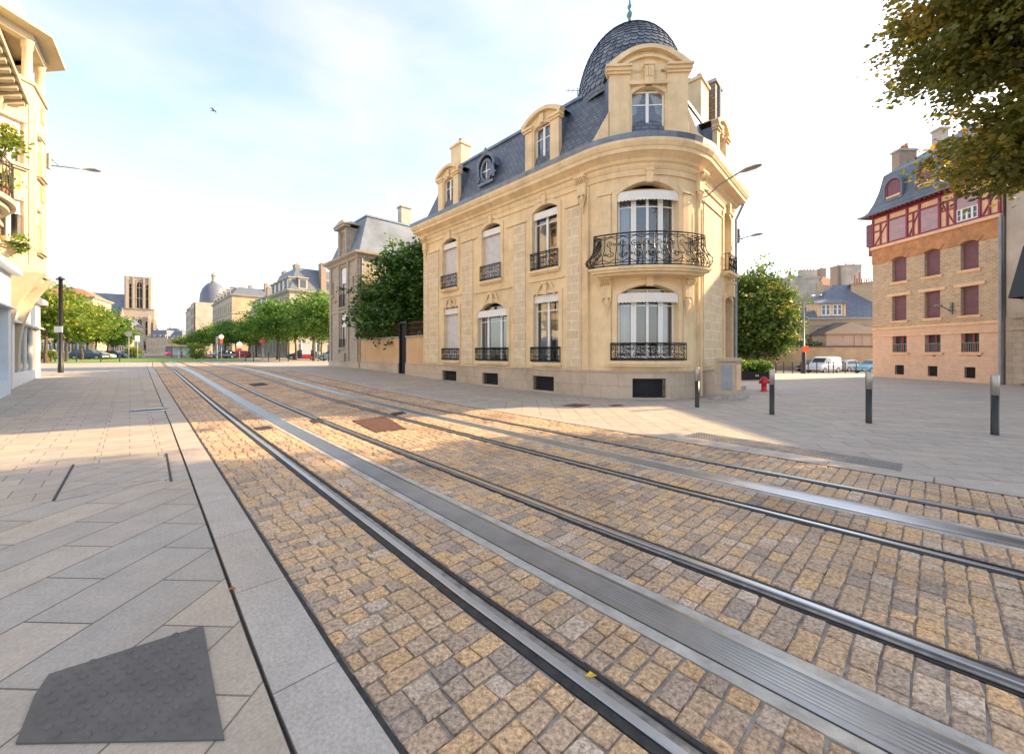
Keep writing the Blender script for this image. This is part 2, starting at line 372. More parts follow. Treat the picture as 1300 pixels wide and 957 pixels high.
def tag(ob, label=None, cat=None, group=None, kind=None):
    if label: ob['label'] = label
    if cat: ob['category'] = cat
    if group: ob['group'] = group
    if kind: ob['kind'] = kind
    return ob
def thing(name, label, cat, loc, group=None, rz=0):
    e = bpy.data.objects.new(name, None); col.objects.link(e)
    e.location = (loc[0], loc[1], loc[2] if len(loc) > 2 else gz(loc[0], loc[1])); e.rotation_euler = (0, 0, rz); e.empty_display_size = .3
    return tag(e, label, cat, group)
def copy_tree(ob, parent=None):
    c = ob.copy(); col.objects.link(c)
    if parent is not None: c.parent = parent
    for ch in list(ob.children): copy_tree(ch, c)
    return c

# ---------------------------------------------------------------- ground
def sheet(name, ss, n0, n1, k, dz, mat, kind='structure', label=None, cat=None):
    mb = MB(); rows = []
    for s_ in ss:
        a = n0(s_) if callable(n0) else n0; b = n1(s_) if callable(n1) else n1; row = []
        for j in range(k+1):
            x, y = S(s_, a+(b-a)*j/k); row.append(len(mb.v)); mb.v.append((x, y, gz(x, y)+dz))
        rows.append(row)
    for i in range(len(rows)-1):
        for j in range(k): mb.f.append((rows[i][j], rows[i][j+1], rows[i+1][j+1], rows[i+1][j]))
    return mb.build(name, mat, kind=kind, uvmode='sn', label=label, cat=cat)
SS = list(np.arange(-40, 8, 2.))+list(np.arange(8, 34, 1.))+list(np.arange(34, 62.1, 4.))
# one sheet to the horizon
gs = [-900, -400, -150, -80]+list(np.arange(-60, 80, 2.))+[100, 150, 250, 500, 1000, 1800]
gn = [-1500, -600, -200, -80, -40, -20]+list(np.arange(-14, 70, 2.))+[80, 100, 160, 300, 700, 1500]
mb = MB(); ids = {}
for i, a in enumerate(gs):
    for j, b in enumerate(gn):
        x, y = S(a, b); ids[i, j] = len(mb.v); mb.v.append((x, y, gz(x, y)-.05))
for i in range(len(gs)-1):
    for j in range(len(gn)-1): mb.f.append((ids[i, j], ids[i, j+1], ids[i+1, j+1], ids[i+1, j]))
mb.build('ground', GROUND, kind='structure', uvmode='sn')
kl = lambda s: o(s)-.74; klo = lambda s: o(s)-1.05; kr = lambda s: o(s)+5.22
fine = lambda a, b, st: list(np.arange(a, b+1e-6, st))
sheet('pavement', list(np.linspace(-30, 6.2, 40)), -16, lambda s: klo(s)-.015, 6, 0, PAV_D)
sheet('pavement', list(np.linspace(6.2, 61, 62)), -30, lambda s: klo(s)-.015, 8, 0, PAV_S)
sheet('pavement', fine(9, 61, 1.), lambda s: kr(s)+.32, 30, 12, 0, PAV_S)
sheet('pavement', list(np.linspace(1.5, 9, 11)), lambda s: kr(s)+.32, 12.5, 4, 0, PAV_R)
sheet('plaza', list(np.linspace(-40, 1.5, 42)), lambda s: kr(s)+.32, 12.5, 4, 0, PAV_P)
sheet('plaza', fine(-40, 24, 1.), 12.5, 70, 48, 0, PAV_P)
sheet('track_bed', fine(-30, 62, 1.), lambda s: kl(s), kr, 6, -.0125, MORTAR)
# kerb slabs, one mesh per side
for side in (0, 1):
    mb = MB(); s_ = -30.; i = 0
    while s_ < 61:
        L = 1.0 if s_ < 30 else 4
        for e in (s_+.004,):
            a, b = s_+.004, s_+L-.004
            f0 = (lambda s: klo(s)+.006) if side == 0 else (lambda s: kr(s)+.012)
            f1 = (lambda s: kl(s)-.03) if side == 0 else (lambda s: kr(s)+.31)
            P = [S(a, f0(a)), S(a, f1(a)), S(b, f1(b)), S(b, f0(b))]
            k = len(mb.v)
            for dz in (-.04, .004):
                for p in P: mb.v.append((p[0], p[1], gz(*p)+dz))
            mb.f += [(k+4, k+5, k+6, k+7), (k, k+1, k+5, k+4), (k+1, k+2, k+6, k+5), (k+2, k+3, k+7, k+6), (k+3, k, k+4, k+7)]
        s_ += L
    mb.build('kerb', KERB, kind='structure', uvmode='sn')
def run(mb, prof, s0=-30, s1=62, st=1.0):
    """sweep a cross profile [(offset from first rail, z)] along the curved track"""
    q = len(prof); base = len(mb.v); ss = fine(s0, s1, st)
    for s_ in ss:
        for off, z in prof: x, y = S(s_, o(s_)+off); mb.v.append((x, y, gz(x, y)+z))
    for i in range(len(ss)-1):
        for j in range(q-1): mb.f.append((base+i*q+j, base+i*q+j+1, base+(i+1)*q+j+1, base+(i+1)*q+j))
mb = MB(); run(mb, [(-.768, -.02), (-.768, -.006), (-.742, -.006), (-.742, -.03)]); mb.build('drain_channel', TAR, kind='structure', uvmode='sn')
mb = MB(); run(mb, [(5.2, -.02), (5.2, -.002), (5.23, -.002), (5.23, -.03)]); mb.build('drain_channel', TAR, kind='structure', uvmode='sn')
rl = ['tram rail nearest the left pavement, shiny head with dark groove', 'second tram rail from the left pavement, between first metal strip and middle cobbles',
      'third tram rail, just beyond the wide middle band of cobbles', 'farthest tram rail, nearest the mansion pavement']
for i, r0 in enumerate((0, 1.435, 2.87, 4.305)):
    sg = 1 if i % 2 == 0 else -1
    x, y = S(0, o(0)+r0)
    P = lambda L: [(r0+sg*a, z) for a, z in L]
    mb = MB(); run(mb, P([(-.03, -.02), (-.03, .004), (-.024, .008), (.012, .008), (.017, .002), (.017, -.05)]))
    rail = mb.build('tram_rail', STEEL, label=rl[i], cat='rail', group='tram rails', loc=(x, y, 0), uvmode='sn')
    mb = MB(); run(mb, P([(.018, -.05), (.066, -.05), (.07, .0), (.08, .002), (.08, -.01)])); mb.build('groove', TAR, rail, uvmode='sn')
    mb = MB(); run(mb, P([(-.078, -.03), (-.076, -.004), (-.032, -.003)])); run(mb, P([(.082, -.004), (.100, -.004), (.102, -.03)])); mb.build('joint_filler', TAR, rail, uvmode='sn')
for i, r0 in enumerate((.69, 3.60)):
    x, y = S(0, o(0)+r0)
    mb = MB(); run(mb, [(r0-.12, -.02), (r0-.12, .003), (r0-.085, .006), (r0-.08, .003), *[(r0-.075+.0125*k, .003 if k % 2 else .0055) for k in range(13)], (r0+.08, .003), (r0+.085, .006), (r0+.12, .003), (r0+.12, -.02)])
    st_ = mb.build('power_strip', DULL if i == 0 else STEEL, label=('wide dark metal power strip between the two nearest rails' if i == 0 else 'bright metal power strip between the two farther rails'), cat='metal strip', group='power strips between the rails', loc=(x, y, 0), uvmode='sn')
    for a in (-.2, .125):
        mb = MB(); run(mb, [(r0+a, -.02), (r0+a, -.003), (r0+a+.075, -.003), (r0+a+.075, -.02)]); mb.build('border', CONC, st_, uvmode='sn')
# cobbles
bands = [(-.74, -.082), (.105, .485), (.895, 1.33), (1.517, 2.788), (2.975, 3.395), (3.805, 4.2), (4.388, 5.20)]
V = []; Fc = []; RN = []; s_ = -9.0
while s_ < 61:
    ph = .112 if s_ < 34 else .32
    ph *= 1+random.uniform(-.08, .08)
    for a, b in bands:
        wn = .132 if s_ < 34 else .3
        k = max(1, int(round((b-a)/wn))); cuts = [a+(b-a)*(j+(0 if j in (0, k) else random.uniform(-.22, .22)))/k for j in range(k+1)]
        if k > 2 and random.random() < .5: cuts[1] = a+(b-a)*.55/k
        for j in range(k):
            n0, n1 = cuts[j]+.0055, cuts[j+1]-.0055; a0, a1 = s_+.004, s_+ph-.006
            if n1-n0 < .03: continue
            jt = lambda: random.uniform(-.007, .007); tp = random.uniform(-.004, .004); x0 = len(V)
            C4 = [(a0+jt(), n0+jt()), (a0+jt(), n1+jt()), (a1+jt(), n1+jt()), (a1+jt(), n0+jt())]
            cs, cn = (a0+a1)/2, (n0+n1)/2; oo = o(cs)
            lay = ((1.0, -.024), (.985, -.006+tp), (.84, .0+tp)) if s_ < 15 else ((1.0, -.012), (.86, 0))
            for sc_, z in lay:
                for (p, q) in C4:
                    x, y = S(cs+(p-cs)*sc_, oo+cn+(q-cn)*sc_); V.append((x, y, gz(x, y)+z+random.uniform(-.0015, .0015)))
            for l in range(len(lay)-1):
                for e in range(4): Fc.append((x0+4*l+e, x0+4*l+(e+1) % 4, x0+4*l+4+(e+1) % 4, x0+4*l+4+e))
            t = x0+4*(len(lay)-1); Fc.append((t, t+1, t+2, t+3))
            RN += [min(1, max(0, random.gauss(.55, .26)))]*(4*len(lay))
    s_ += ph
mb = MB(); mb.v = V; mb.f = Fc; mb.build('cobblestones', COBB, kind='structure', uvmode='sn', rnd=RN)
# grass and road far off
def flat(name, pts, dz, mat, **k):
    mb = MB(); mb.poly([(p[0], p[1], gz(*p)+dz) for p in pts]); return mb.build(name, mat, **k)
sheet('lawn', fine(60, 110, 5.), -60, 13, 10, .03, GRASS)
sheet('pavement', fine(60, 130, 5.), 13.1, 40, 4, .05, PAV_S)
sheet('road', fine(110, 260, 10.), -60, 40, 8, .02, ASPH)
mb = MB(); rows = []
for y in np.arange(41, 54.1, 1.3):
    row = []
    for x in np.arange(12, 60, 2.): row.append(len(mb.v)); mb.v.append((x, y, gz(x, y)+.01))
    rows.append(row)
for i in range(len(rows)-1):
    for j in range(len(rows[0])-1): mb.f.append((rows[i][j], rows[i][j+1], rows[i+1][j+1], rows[i+1][j]))
mb.build('road', ASPH, kind='structure')

# ---------------------------------------------------------------- building kit
def spiral(c, r, turns, a0, sgn=1, n=16, shrink=.12):
    return [(c[0]+cos(a0+sgn*2*pi*turns*i/n)*r*(1-(1-shrink)*i/n), c[1]+sin(a0+sgn*2*pi*turns*i/n)*r*(1-(1-shrink)*i/n)) for i in range(n+1)]
def ironwork(fr, u0, u1, z0, z1, w, wf=None, r=.011, ends=True, depth=None, pw=.30):
    """wrought iron: rails, posts and pairs of scrolls"""
    mb = MB(fr); wf = wf or (lambda z: 0); T = lambda pts, rr=r, n=4: mb.tube([(u, w+wf(z), z) for u, z in pts], rr, n)
    us = [u0+(u1-u0)*i/max(2, int((u1-u0)/.2)) for i in range(max(2, int((u1-u0)/.2))+1)]
    h = z1-z0
    for z, rr in ((z0+.02, r*1.5), (z1-.01, r*1.9), (z1-.09*min(1, h), r), (z0+.09*min(1, h), r)): T([(u, z) for u in us], rr)
    k = max(2, int(round((u1-u0)/pw))); zs = [z0+h*i/8 for i in range(9)]
    for i in range(k+1):
        u = u0+(u1-u0)*i/k; T([(u, z) for z in zs], r*1.3 if i in (0, k) else r)
    for i in range(k):
        c = u0+(u1-u0)*(i+.5)/k; q = (u1-u0)/k*.5; m = -1 if i % 2 else 1; za = z0+.1*h; hh = h*.8
        R1 = min(q*.62, hh*.24)
        a = spiral((c-m*q*.1, za+hh*.28), R1*1.1, 1.4, -pi/2*m, m); b = spiral((c+m*q*.1, za+hh*.74), R1, 1.4, pi/2*m, m)
        T(a); T(b); T([a[0], (c, za+hh*.5), b[0]])
        T(spiral((c+m*q*.55, za+hh*.3), R1*.5, 1.1, pi/2, -m, 9)); T(spiral((c-m*q*.55, za+hh*.72), R1*.5, 1.1, -pi/2, -m, 9))
        T([(c-q*.9, za+hh*.1), (c, za), (c+q*.9, za+hh*.1)]); T([(c-q*.9, za+hh*.92), (c, za+hh), (c+q*.9, za+hh*.92)])
    if ends and w > .1:
        for u in (u0, u1):
            for z in (z0+.02, z1-.01): mb.tube([(u, 0, z), (u, w+wf(z), z)], r*1.4, 4)
            mb.tube([(u, w*.5+wf(z)*.5, z) for z in zs], r, 4)
    return mb
def sash(fr, a, b, z0, z1, leaves=2, w=-.2, bar=.05, transom=.72, thick=.05, fr2=None):
    mb = MB(fr)
    mb.box(a, a+bar, w, w+thick, z0, z1); mb.box(b-bar, b, w, w+thick, z0, z1)
    mb.box(a+bar, b-bar, w, w+thick, z0, z0+bar*1.4); mb.box(a+bar, b-bar, w, w+thick, z1-bar, z1)
    L = leaves if isinstance(leaves, (list, tuple)) else [i/leaves for i in range(1, leaves)]
    for l in L: c = a+(b-a)*l; mb.box(c-bar*.95, c+bar*.95, w+.004, w+thick+.016, z0+bar, z1-bar)
    if transom: zt = z0+(z1-z0)*transom; mb.box(a+bar, b-bar, w+.008, w+thick-.008, zt-bar*.35, zt+bar*.35)
    return mb
def window(root, fr, a, b, z0, z1, leaves=2, w=-.2, bar=.05, transom=.8, mat=None, pane=None, curtain=0, label=None):
    wd = sash(fr, a, b, z0, z1, leaves, w, bar, transom).build('window', mat or WHITE, root, label)
    MB(fr).panel(a+bar*.6, b-bar*.6, z0+bar*.6, z1-bar*.6, w+.02).build('pane', pane or GLASS, wd)
    if curtain:
        mb = MB(fr); n = 14
        for (c0, c1) in ((a+.05, a+(b-a)*curtain), (b-(b-a)*curtain, b-.05)):
            pts = [(c0+(c1-c0)*i/n, w-.12+.025*sin(i*2.1)) for i in range(n+1)]
            for i in range(n): mb.quad((pts[i][0], pts[i][1], z0+.05), (pts[i+1][0], pts[i+1][1], z0+.05), (pts[i+1][0], pts[i+1][1], z1-.05), (pts[i][0], pts[i][1], z1-.05))
        mb.build('curtain', CURT, wd)
    return wd
def shutter(root, fr, a, b, z0, z1, w=-.14, mat=None, label=None):
    mb = MB(fr); mb.box(a, b, w-.03, w, z0, z1); mb.box(a, b, w, w+.02, z0, z0+.05)
    return mb.build('shutter', mat or SHUT, root, label)
def valance(root, fr, a, b, z0, z1, w0=-.16, w1=-.03, k=None):
    mb = MB(fr); k = k or int((b-a)/.11); m = 4
    mb_pts = []
    for i in range(k*m+1):
        u = a+(b-a)*i/(k*m); zb = z0+.035*(1-abs(sin(pi*i/m)))
        mb_pts.append((u, zb))
    for i in range(k*m):
        u0, c0 = mb_pts[i]; u1, c1 = mb_pts[i+1]
        mb.quad((u0, w1, c0), (u1, w1, c1), (u1, w1-.015, z1-.02), (u0, w1-.015, z1-.02))
        mb.quad((u0, w1-.015, z1-.02), (u1, w1-.015, z1-.02), (u1, w0, z1), (u0, w0, z1))
    for u in (a, b): mb.poly([(u, w1, z0+.03), (u, w1-.015, z1-.02), (u, w0, z1), (u, w0, z0+.08)])
    return mb.build('awning', CANVAS, root)
def sill(root, fr, a, b, z, out=.14, h=.1, mat=None):
    mb = MB(fr); mb.box(a, b, 0, out, z-h, z); mb.box(a+.03, b-.03, 0, out*.6, z-h*1.6, z-h); return mb.build('sill', mat or STONE_P, root)
def grille(root, fr, a, b, z0, z1):
    mb = MB(fr); mb.box(a, b, -.18, -.16, z0, z1); g = mb.build('vent_recess', DARK, root)
    mb = MB(fr); n = max(4, int((b-a)/.09))
    for i in range(n+1): u = a+(b-a)*i/n; mb.box(u-.008, u+.008, -.03, -.014, z0, z1)
    for z in (z0+.02, (z0+z1)/2, z1-.02): mb.box(a, b, -.014, -.006, z-.01, z+.01)
    mb.build('grille', IRON, g)
def inset(poly, d):
    P = [np.array(p[:2], float) for p in poly]; k = len(P); out = []
    for i in range(k):
        a = P[i]-P[i-1]; b = P[(i+1) % k]-P[i]; a /= np.hypot(*a); b /= np.hypot(*b)
        n1 = np.array([a[1], -a[0]]); n2 = np.array([b[1], -b[0]]); out.append(tuple(P[i]-(n1+n2)/max(.35, 1+float(n1@n2))*d))
    return out
def rect(P0, P1, dep):
    f = Fr(P0, P1); a = np.array(P0[:2]); b = np.array(P1[:2]); return [tuple(a), tuple(b), tuple(b-f.n*dep), tuple(a-f.n*dep)]
def hiproof(poly, z0, z1, ins=None):
    """hip roof on a rectangle: ridge along the longer side"""
    P = [np.array(p) for p in poly]; L = np.linalg.norm(P[1]-P[0]); W = np.linalg.norm(P[2]-P[1]); mb = MB()
    if L >= W:
        k = (W/2 if ins is None else ins)/L; r0 = (P[0]+P[3])/2; r1 = (P[1]+P[2])/2; a = r0+(r1-r0)*k; b = r1+(r0-r1)*k; o_ = [0, 1, 2, 3]
    else:
        k = (L/2 if ins is None else ins)/W; r0 = (P[0]+P[1])/2; r1 = (P[2]+P[3])/2; a = r0+(r1-r0)*k; b = r1+(r0-r1)*k; o_ = [3, 0, 1, 2]
    q = [(*P[i], z0) for i in o_]; A = (*a, z1); B = (*b, z1)
    if L >= W: mb.add(q+[A, B], [(0, 1, 5, 4), (1, 2, 5), (2, 3, 4, 5), (3, 0, 4)])
    else: mb.add(q+[A, B], [(1, 2, 4), (2, 3, 5, 4), (3, 0, 5), (0, 1, 4, 5)])
    return mb
def chimney(root, c, sx, sy, z0, z1, ang=0, mat=None, pots=2, cap=True, name='chimney'):
    d = np.array([cos(ang), sin(ang)]); f = Fr((c[0], c[1]), d=d)
    mb = MB(f); mb.box(-sx/2, sx/2, -sy/2, sy/2, z0, z1-.16)
    ch = mb.build(name, mat or STONE_P, root)
    if cap: mb = MB(f); mb.box(-sx/2-.07, sx/2+.07, -sy/2-.07, sy/2+.07, z1-.158, z1-.06); mb.box(-sx/2-.02, sx/2+.02, -sy/2-.02, sy/2+.02, z1-.058, z1); mb.build('cap', STONE_P if mat is None else CONC, ch)
    for i in range(pots):
        p = f.m(-sx*.5+sx*(i+.5)/pots, 0, 0); MB().lathe(p[:2], [(.1, z1), (.12, z1+.05), (.085, z1+.3), (.1, z1+.34)], 8).build('chimney_pot', TERRA, ch)
    return ch
def mansard(root, poly, z0, z1, ins, mat, topz=None, name='roof', trim=True, over=0.0):
    mb = MB(); mb.sweep(poly, [(over, z0), (-ins, z1)]); top = inset(poly, ins)
    rf = mb.build(name, mat, root, uvmode='slope')
    c = np.mean(np.array(top), 0); mb = MB(); k = len(top)
    mb.add([(*t, z1) for t in top]+[(c[0], c[1], topz or z1+.25)], [(i, (i+1) % k, k) for i in range(k)]); mb.build('roof_cap', ZINC_ROOF, rf)
    if trim: mb = MB(); mb.sweep(poly, [(-ins-.05, z1+.06), (-ins+.09, z1+.05), (-ins+.1, z1-.07), (-ins+.02, z1-.09)]); mb.build('ridge_trim', ZINC, rf)
    return rf

# ---------------------------------------------------------------- the corner mansion
sA = 18.8; A = S(sA, 11.4); B = S(8.2, 11.4); Cc = (6.3, 13.6); E_ = (6.3+.667*4.6, 13.6+.744*4.6); A2 = S(sA, 19.4)
Rb = 2.6; ca = np.array(B); cb = np.array(Cc); mid = (ca+cb)/2; hc = np.linalg.norm(cb-ca)/2; pr = (cb-ca)/(2*hc)
cen = mid+np.array([-pr[1], pr[0]])*math.sqrt(Rb*Rb-hc*hc)
t0 = math.atan2(*(ca-cen)[::-1]); t1 = math.atan2(*(cb-cen)[::-1])
fA = Fr(A, B); fB = Arc(cen, Rb, t0, t1); fC = Fr(Cc, E_); fD = Fr(E_, A2); fE = Fr(A2, A); uc = fB.L/2
LA = fA.L
arcpts = [fB.m(fB.L*i/14, 0, 0)[:2] for i in range(15)]
foot = [A]+arcpts+[E_, A2]
M = thing('corner_mansion', 'cream limestone mansion with slate dome and curved balcony on the street corner', 'mansion', (cen[0], cen[1], 0))
WA = dict(up=[(1.8, 3.02), (4.9, 6.15), (8.0, 9.27)], gf=[(1.93, 3.13), (4.62, 6.56), (8.07, 9.33)])
hA = [(a, b, 4.66, 7.12, .22) for a, b in WA['up']]+[(1.93, 3.13, 1.14, 3.74, 0), (4.62, 6.56, 1.14, 3.68, .42), (8.07, 9.33, 1.14, 3.74, 0)]
mb = MB(fA); mb.wall(0, LA, .92, 7.7, hA, dep=.3); mb.build('street_wall', STONE_P, M)
bw0, bw1 = uc-1.0, uc+1.0
hB = [(bw0, bw1, 4.32, 7.02, .36), (bw0, bw1, 1.3, 3.7, .32)]
mb = MB(fB); mb.wall(0, fB.L, .92, 7.7, hB, dep=.34); mb.build('curved_wall', STONE_P, M)
hC = [(3.05, 4.1, 4.7, 7.15, .2), (3.15, 4.25, .16, 3.75, .15)]
mb = MB(fC); mb.wall(0, 4.6, .92, 7.7, hC[:1], dep=.3)
mb.v = []; mb.f = []; mb.wall(0, 4.6, 0.0, 7.7, hC, dep=.42); mb.build('side_wall', STONE_P, M)
mb = MB(); mb.sweep([E_, A2, A], [(0, 0), (0, 7.7)], closed=False); mb.build('rear_wall', STONE_P, M)
# plinth
gA = [(1.84, 3.04, .15, .63), (4.99, 6.04, .13, .63), (8.07, 9.14, .08, .62)]
mb = MB(fA); mb.wall(-.08, LA, -.15, .86, gA, w=.08, dep=.26); mb.box(-.08, LA, -.02, .095, .862, .92); mb.build('plinth', PLINTH, M)
mb = MB(fB); gB = (uc-.52, uc+.52, .06, .68); mb.wall(0, fB.L, -.15, .86, [gB], w=.08, dep=.26); mb.box(0, fB.L, -.02, .095, .862, .92); mb.build('plinth', PLINTH, M)
mb = MB(fC); mb.box(0, 2.95, -.05, .08, -.15, .86); mb.box(0, 2.93, -.05, .095, .862, .92); mb.build('plinth', PLINTH, M)
mb = MB(fC); mb.box(4.4, 4.6, -.05, .08, -.15, .9); mb.build('plinth', PLINTH, M)
for a, b, z0, z1 in gA: grille(M, fA, a, b, z0, z1)
grille(M, fB, *gB)
# ashlar piers standing slightly proud between the window bays
pj = [(0.0, .42), (.5, 1.42), (3.42, 4.24), (6.94, 7.62), (9.72, 10.25)]
mb = MB(fA)
for i, (a, b) in enumerate(pj): mb.box(a, b, -.02, .035, 1.0, 6.66 if i else 7.0); 
mb.build('ashlar_pier', STONE, M)
mb = MB(fC); mb.box(.55, 2.7, -.02, .03, 1.0, 6.7); mb.build('ashlar_pier', STONE, M)
# surrounds, string courses, keystones
mb = MB(fA)
for (a, b, z0, z1, r) in hA: 
    if r: mb.archband(a, b, z1, r, .16, 0, .05, zb=z0-.0)
    else: mb.box(a-.16, a, 0, .05, z0, z1+.14); mb.box(b, b+.16, 0, .05, z0, z1+.14); mb.box(a-.002, b+.002, 0, .05, z1, z1+.14)
    c = (a+b)/2; mb.box(c-.09, c+.09, .0, .12, z1-.04, z1+.42); mb.box(c-.12, c+.12, .0, .15, z1+.36, z1+.44)
    if z0 < 2:
        for sg in (-1, 1):
            mb.tube([(c+sg*(.14+.06*t), .06, z1+.40-.02*t*t) for t in range(6)], [.05, .055, .05, .045, .035, .02], 6)
    if z0 < 2: mb.box(a-.26, b+.26, 0, .06, z1+.5, z1+.56)
for a, b in ((.5, 1.5), (3.33, 4.55), (6.5, 7.7), (9.62, 10.25)): mb.box(a, b, 0, .075, 6.68, 6.745)
mb.box(0, LA, 0, .05, 7.22, 7.27); mb.box(0, LA, 0, .03, 7.27, 7.5)
for u in (.02, 10.27): mb.box(u, u+.06, 0, .045, .92, 7.2)
mb.box(.44, .49, 0, .04, .92, 7.2)
mb.build('window_surround', STONE_P, M)
mb = MB(fB)
for (a, b, z0, z1, r) in hB:
    mb.archband(a, b, z1, r, .15, 0, .05, zb=z0); mb.box(uc-.1, uc+.1, 0, .13, z1-.06, z1+.42 if z0 > 2 else z1+.34); mb.box(uc-.13, uc+.13, 0, .15, z1+.30, z1+.37)
mb.box(0, fB.L, 0, .05, 7.22, 7.27); mb.box(0, fB.L, 0, .03, 7.27, 7.5)
for u in (.0, fB.L-.08): mb.box(u, u+.07, 0, .06, .92, 7.2)
for u0, u1 in ((.42, .86), (fB.L-.86, fB.L-.42)): mb.box(u0, u1, 0, .035, 1.05, 4.0); mb.box(u0, u1, 0, .035, 5.3, 6.7); mb.box(u0-.03, u1+.03, 0, .06, 6.72, 6.78)
mb.build('window_surround', STONE_P, M)
mb = MB(fC)
mb.archband(3.05, 4.1, 7.15, .2, .15, 0, .05, zb=4.7); mb.box(3.48, 3.67, 0, .16, 7.1, 7.5); mb.box(0, 4.6, 0, .05, 7.22, 7.27); mb.box(0, 4.6, 0, .03, 7.27, 7.5)
mb.archband(3.15, 4.25, 3.75, .15, .16, 0, .06, zb=.16); mb.box(3.58, 3.82, 0, .26, 3.75, 4.28); mb.box(3.53, 3.87, 0, .3, 4.28, 4.34); mb.box(.5, 2.75, 0, .07, 6.74, 6.8)
mb.build('window_surround', STONE_P, M)
# cornice + gutter run round the whole house
mb = MB(); mb.sweep(foot, [(0, 7.4), (.05, 7.42), (.09, 7.5), (.10, 7.58), (.17, 7.62), (.20, 7.70), (.38, 7.83), (.42, 7.84), (.43, 7.96), (.46, 7.98), (.52, 8.1), (.52, 8.19), (.0, 8.19)])
mb.build('cornice', STONE_P, M)
mb = MB(); mb.sweep(foot, [(.44, 8.192), (.52, 8.195), (.55, 8.36), (.43, 8.38), (.38, 8.32), (.05, 8.34), (-.02, 8.56)]); mb.build('gutter', ZINC, M)
mb = MB(); mb.sweep(foot, [(-1.3, 0.0), (-1.3, 7.6)]); mb.build('inner_wall', ROOM, M)
mb = MB(); mb.poly([(p[0], p[1], 7.6) for p in inset(foot, .02)]); mb.poly([(p[0], p[1], 4.15) for p in inset(foot, .36)]); mb.build('floor_slab', ROOM, M)
# carved corbels
def corbel(fr, u, z1, z0, w=.2):
    mb = MB(fr); h = z1-z0
    mb.box(u-w/2-.04, u+w/2+.04, 0, .3, z1-.07, z1); mb.box(u-w/2, u+w/2, 0, .16, z1-h*.5, z1-.07)
    for k in range(5): mb.tube([(u-w/2+w*(k+.5)/5, .16+.12*cos(t*.6), z1-.08-.055*t) for t in range(6)], .024, 5)
    for sg in (-1, 1):
        mb.tube([(u+sg*w/2, .20+p[0], z1-.17+p[1]) for p in spiral((0, 0), .1, 1.5, 0, sg, 12)], .022, 5)
        mb.tube([(u+sg*w*.42, .1+p[0], z1-h*.55+p[1]) for p in spiral((0, 0), .06, 1.3, 0, sg, 10)], .018, 5)
        mb.tube([(u+sg*w*.45*(1-t/7), .08, z1-h*.5-h*.3*t/6) for t in range(7)], .028, 5)
    mb.tube([(u, .07, z1-h*.5), (u, .11, z1-h*.62), (u, .07, z1-h*.75), (u, .05, z1-h)], [.07, .085, .05, .015], 7)
    for k in range(3): mb.tube([(u, .05, z1-h*.8-.07*k), (u, .05, z1-h*.8-.07*k-.05)], [.045-.01*k, .02], 6)
    return mb.build('corbel', STONE_P, M)
corbel(fA, .24, 7.55, 6.3, .3); corbel(fA, 10.42, 7.55, 6.3, .34); corbel(fB, fB.L-.02, 7.55, 6.3, .34)
corbel(fB, uc-1.32, 3.95, 2.65, .3); corbel(fB, uc+1.32, 3.95, 2.65, .3)
# windows of the street front
for i, (a, b) in enumerate(WA['up']):
    valance(M, fA, a+.02, b-.02, 6.62, 6.93)
    if i < 2: shutter(M, fA, a, b, 4.68, 6.95, label='closed pale grey roller shutter')
    else: window(M, fA, a, b, 4.66, 6.9, 2, curtain=.3)
    sill(M, fA, a-.12, b+.12, 4.66); ironwork(fA, a-.04, b+.04, 4.68, 5.32, .11, r=.012).build('railing', IRON, M)
a, b = 1.93, 3.13; valance(M, fA, a, b, 3.38, 3.7); shutter(M, fA, a, b, 1.15, 3.6, label='closed pale grey roller shutter'); sill(M, fA, a-.14, b+.14, 1.14)
ironwork(fA, a-.1, b+.1, 1.17, 1.72, .11, r=.012).build('railing', IRON, M)
a, b = 4.62, 6.56; valance(M, fA, a, b, 3.05, 3.38, w1=.04); window(M, fA, a, b, 1.15, 3.3, [.28, .72], curtain=.22)
window(M, fA, a+.3, b-.3, 3.3, 3.55, 2, bar=.035, transom=0, mat=RUST); sill(M, fA, a-.14, b+.14, 1.14); ironwork(fA, a-.1, b+.1, 1.17, 1.72, .11, r=.012).build('railing', IRON, M)
a, b = 8.07, 9.33; valance(M, fA, a, b, 3.4, 3.73); window(M, fA, a, b, 1.15, 3.6, 2, curtain=.32); sill(M, fA, a-.14, b+.14, 1.14)
ironwork(fA, a-.1, b+.1, 1.17, 1.72, .11, r=.012).build('railing', IRON, M)
# bay windows
for z0, zt, zr in ((4.33, 6.6, 6.42), (1.33, 3.32, 3.12)):
    window(M, fB, bw0, bw1, z0, zt, [.24, .285, .5, .715, .76], w=-.26, bar=.045, transom=.86, curtain=.2)
    window(M, fB, bw0+.3, bw1-.3, zt, zt+.26, 2, w=-.26, bar=.035, transom=0, mat=STONE_P)
    valance(M, fB, bw0+.01, bw1-.01, zr, zr+.34, w0=-.2, w1=.02)
mb = MB(fB); mb.box(bw0-.2, bw1+.2, 0, .28, 1.14, 1.24); mb.box(bw0-.15, bw1+.15, 0, .22, 1.06, 1.14); mb.build('sill', STONE_P, M)
ironwork(fB, bw0-.16, bw1+.16, 1.26, 1.82, .2, r=.011).build('railing', IRON, M)
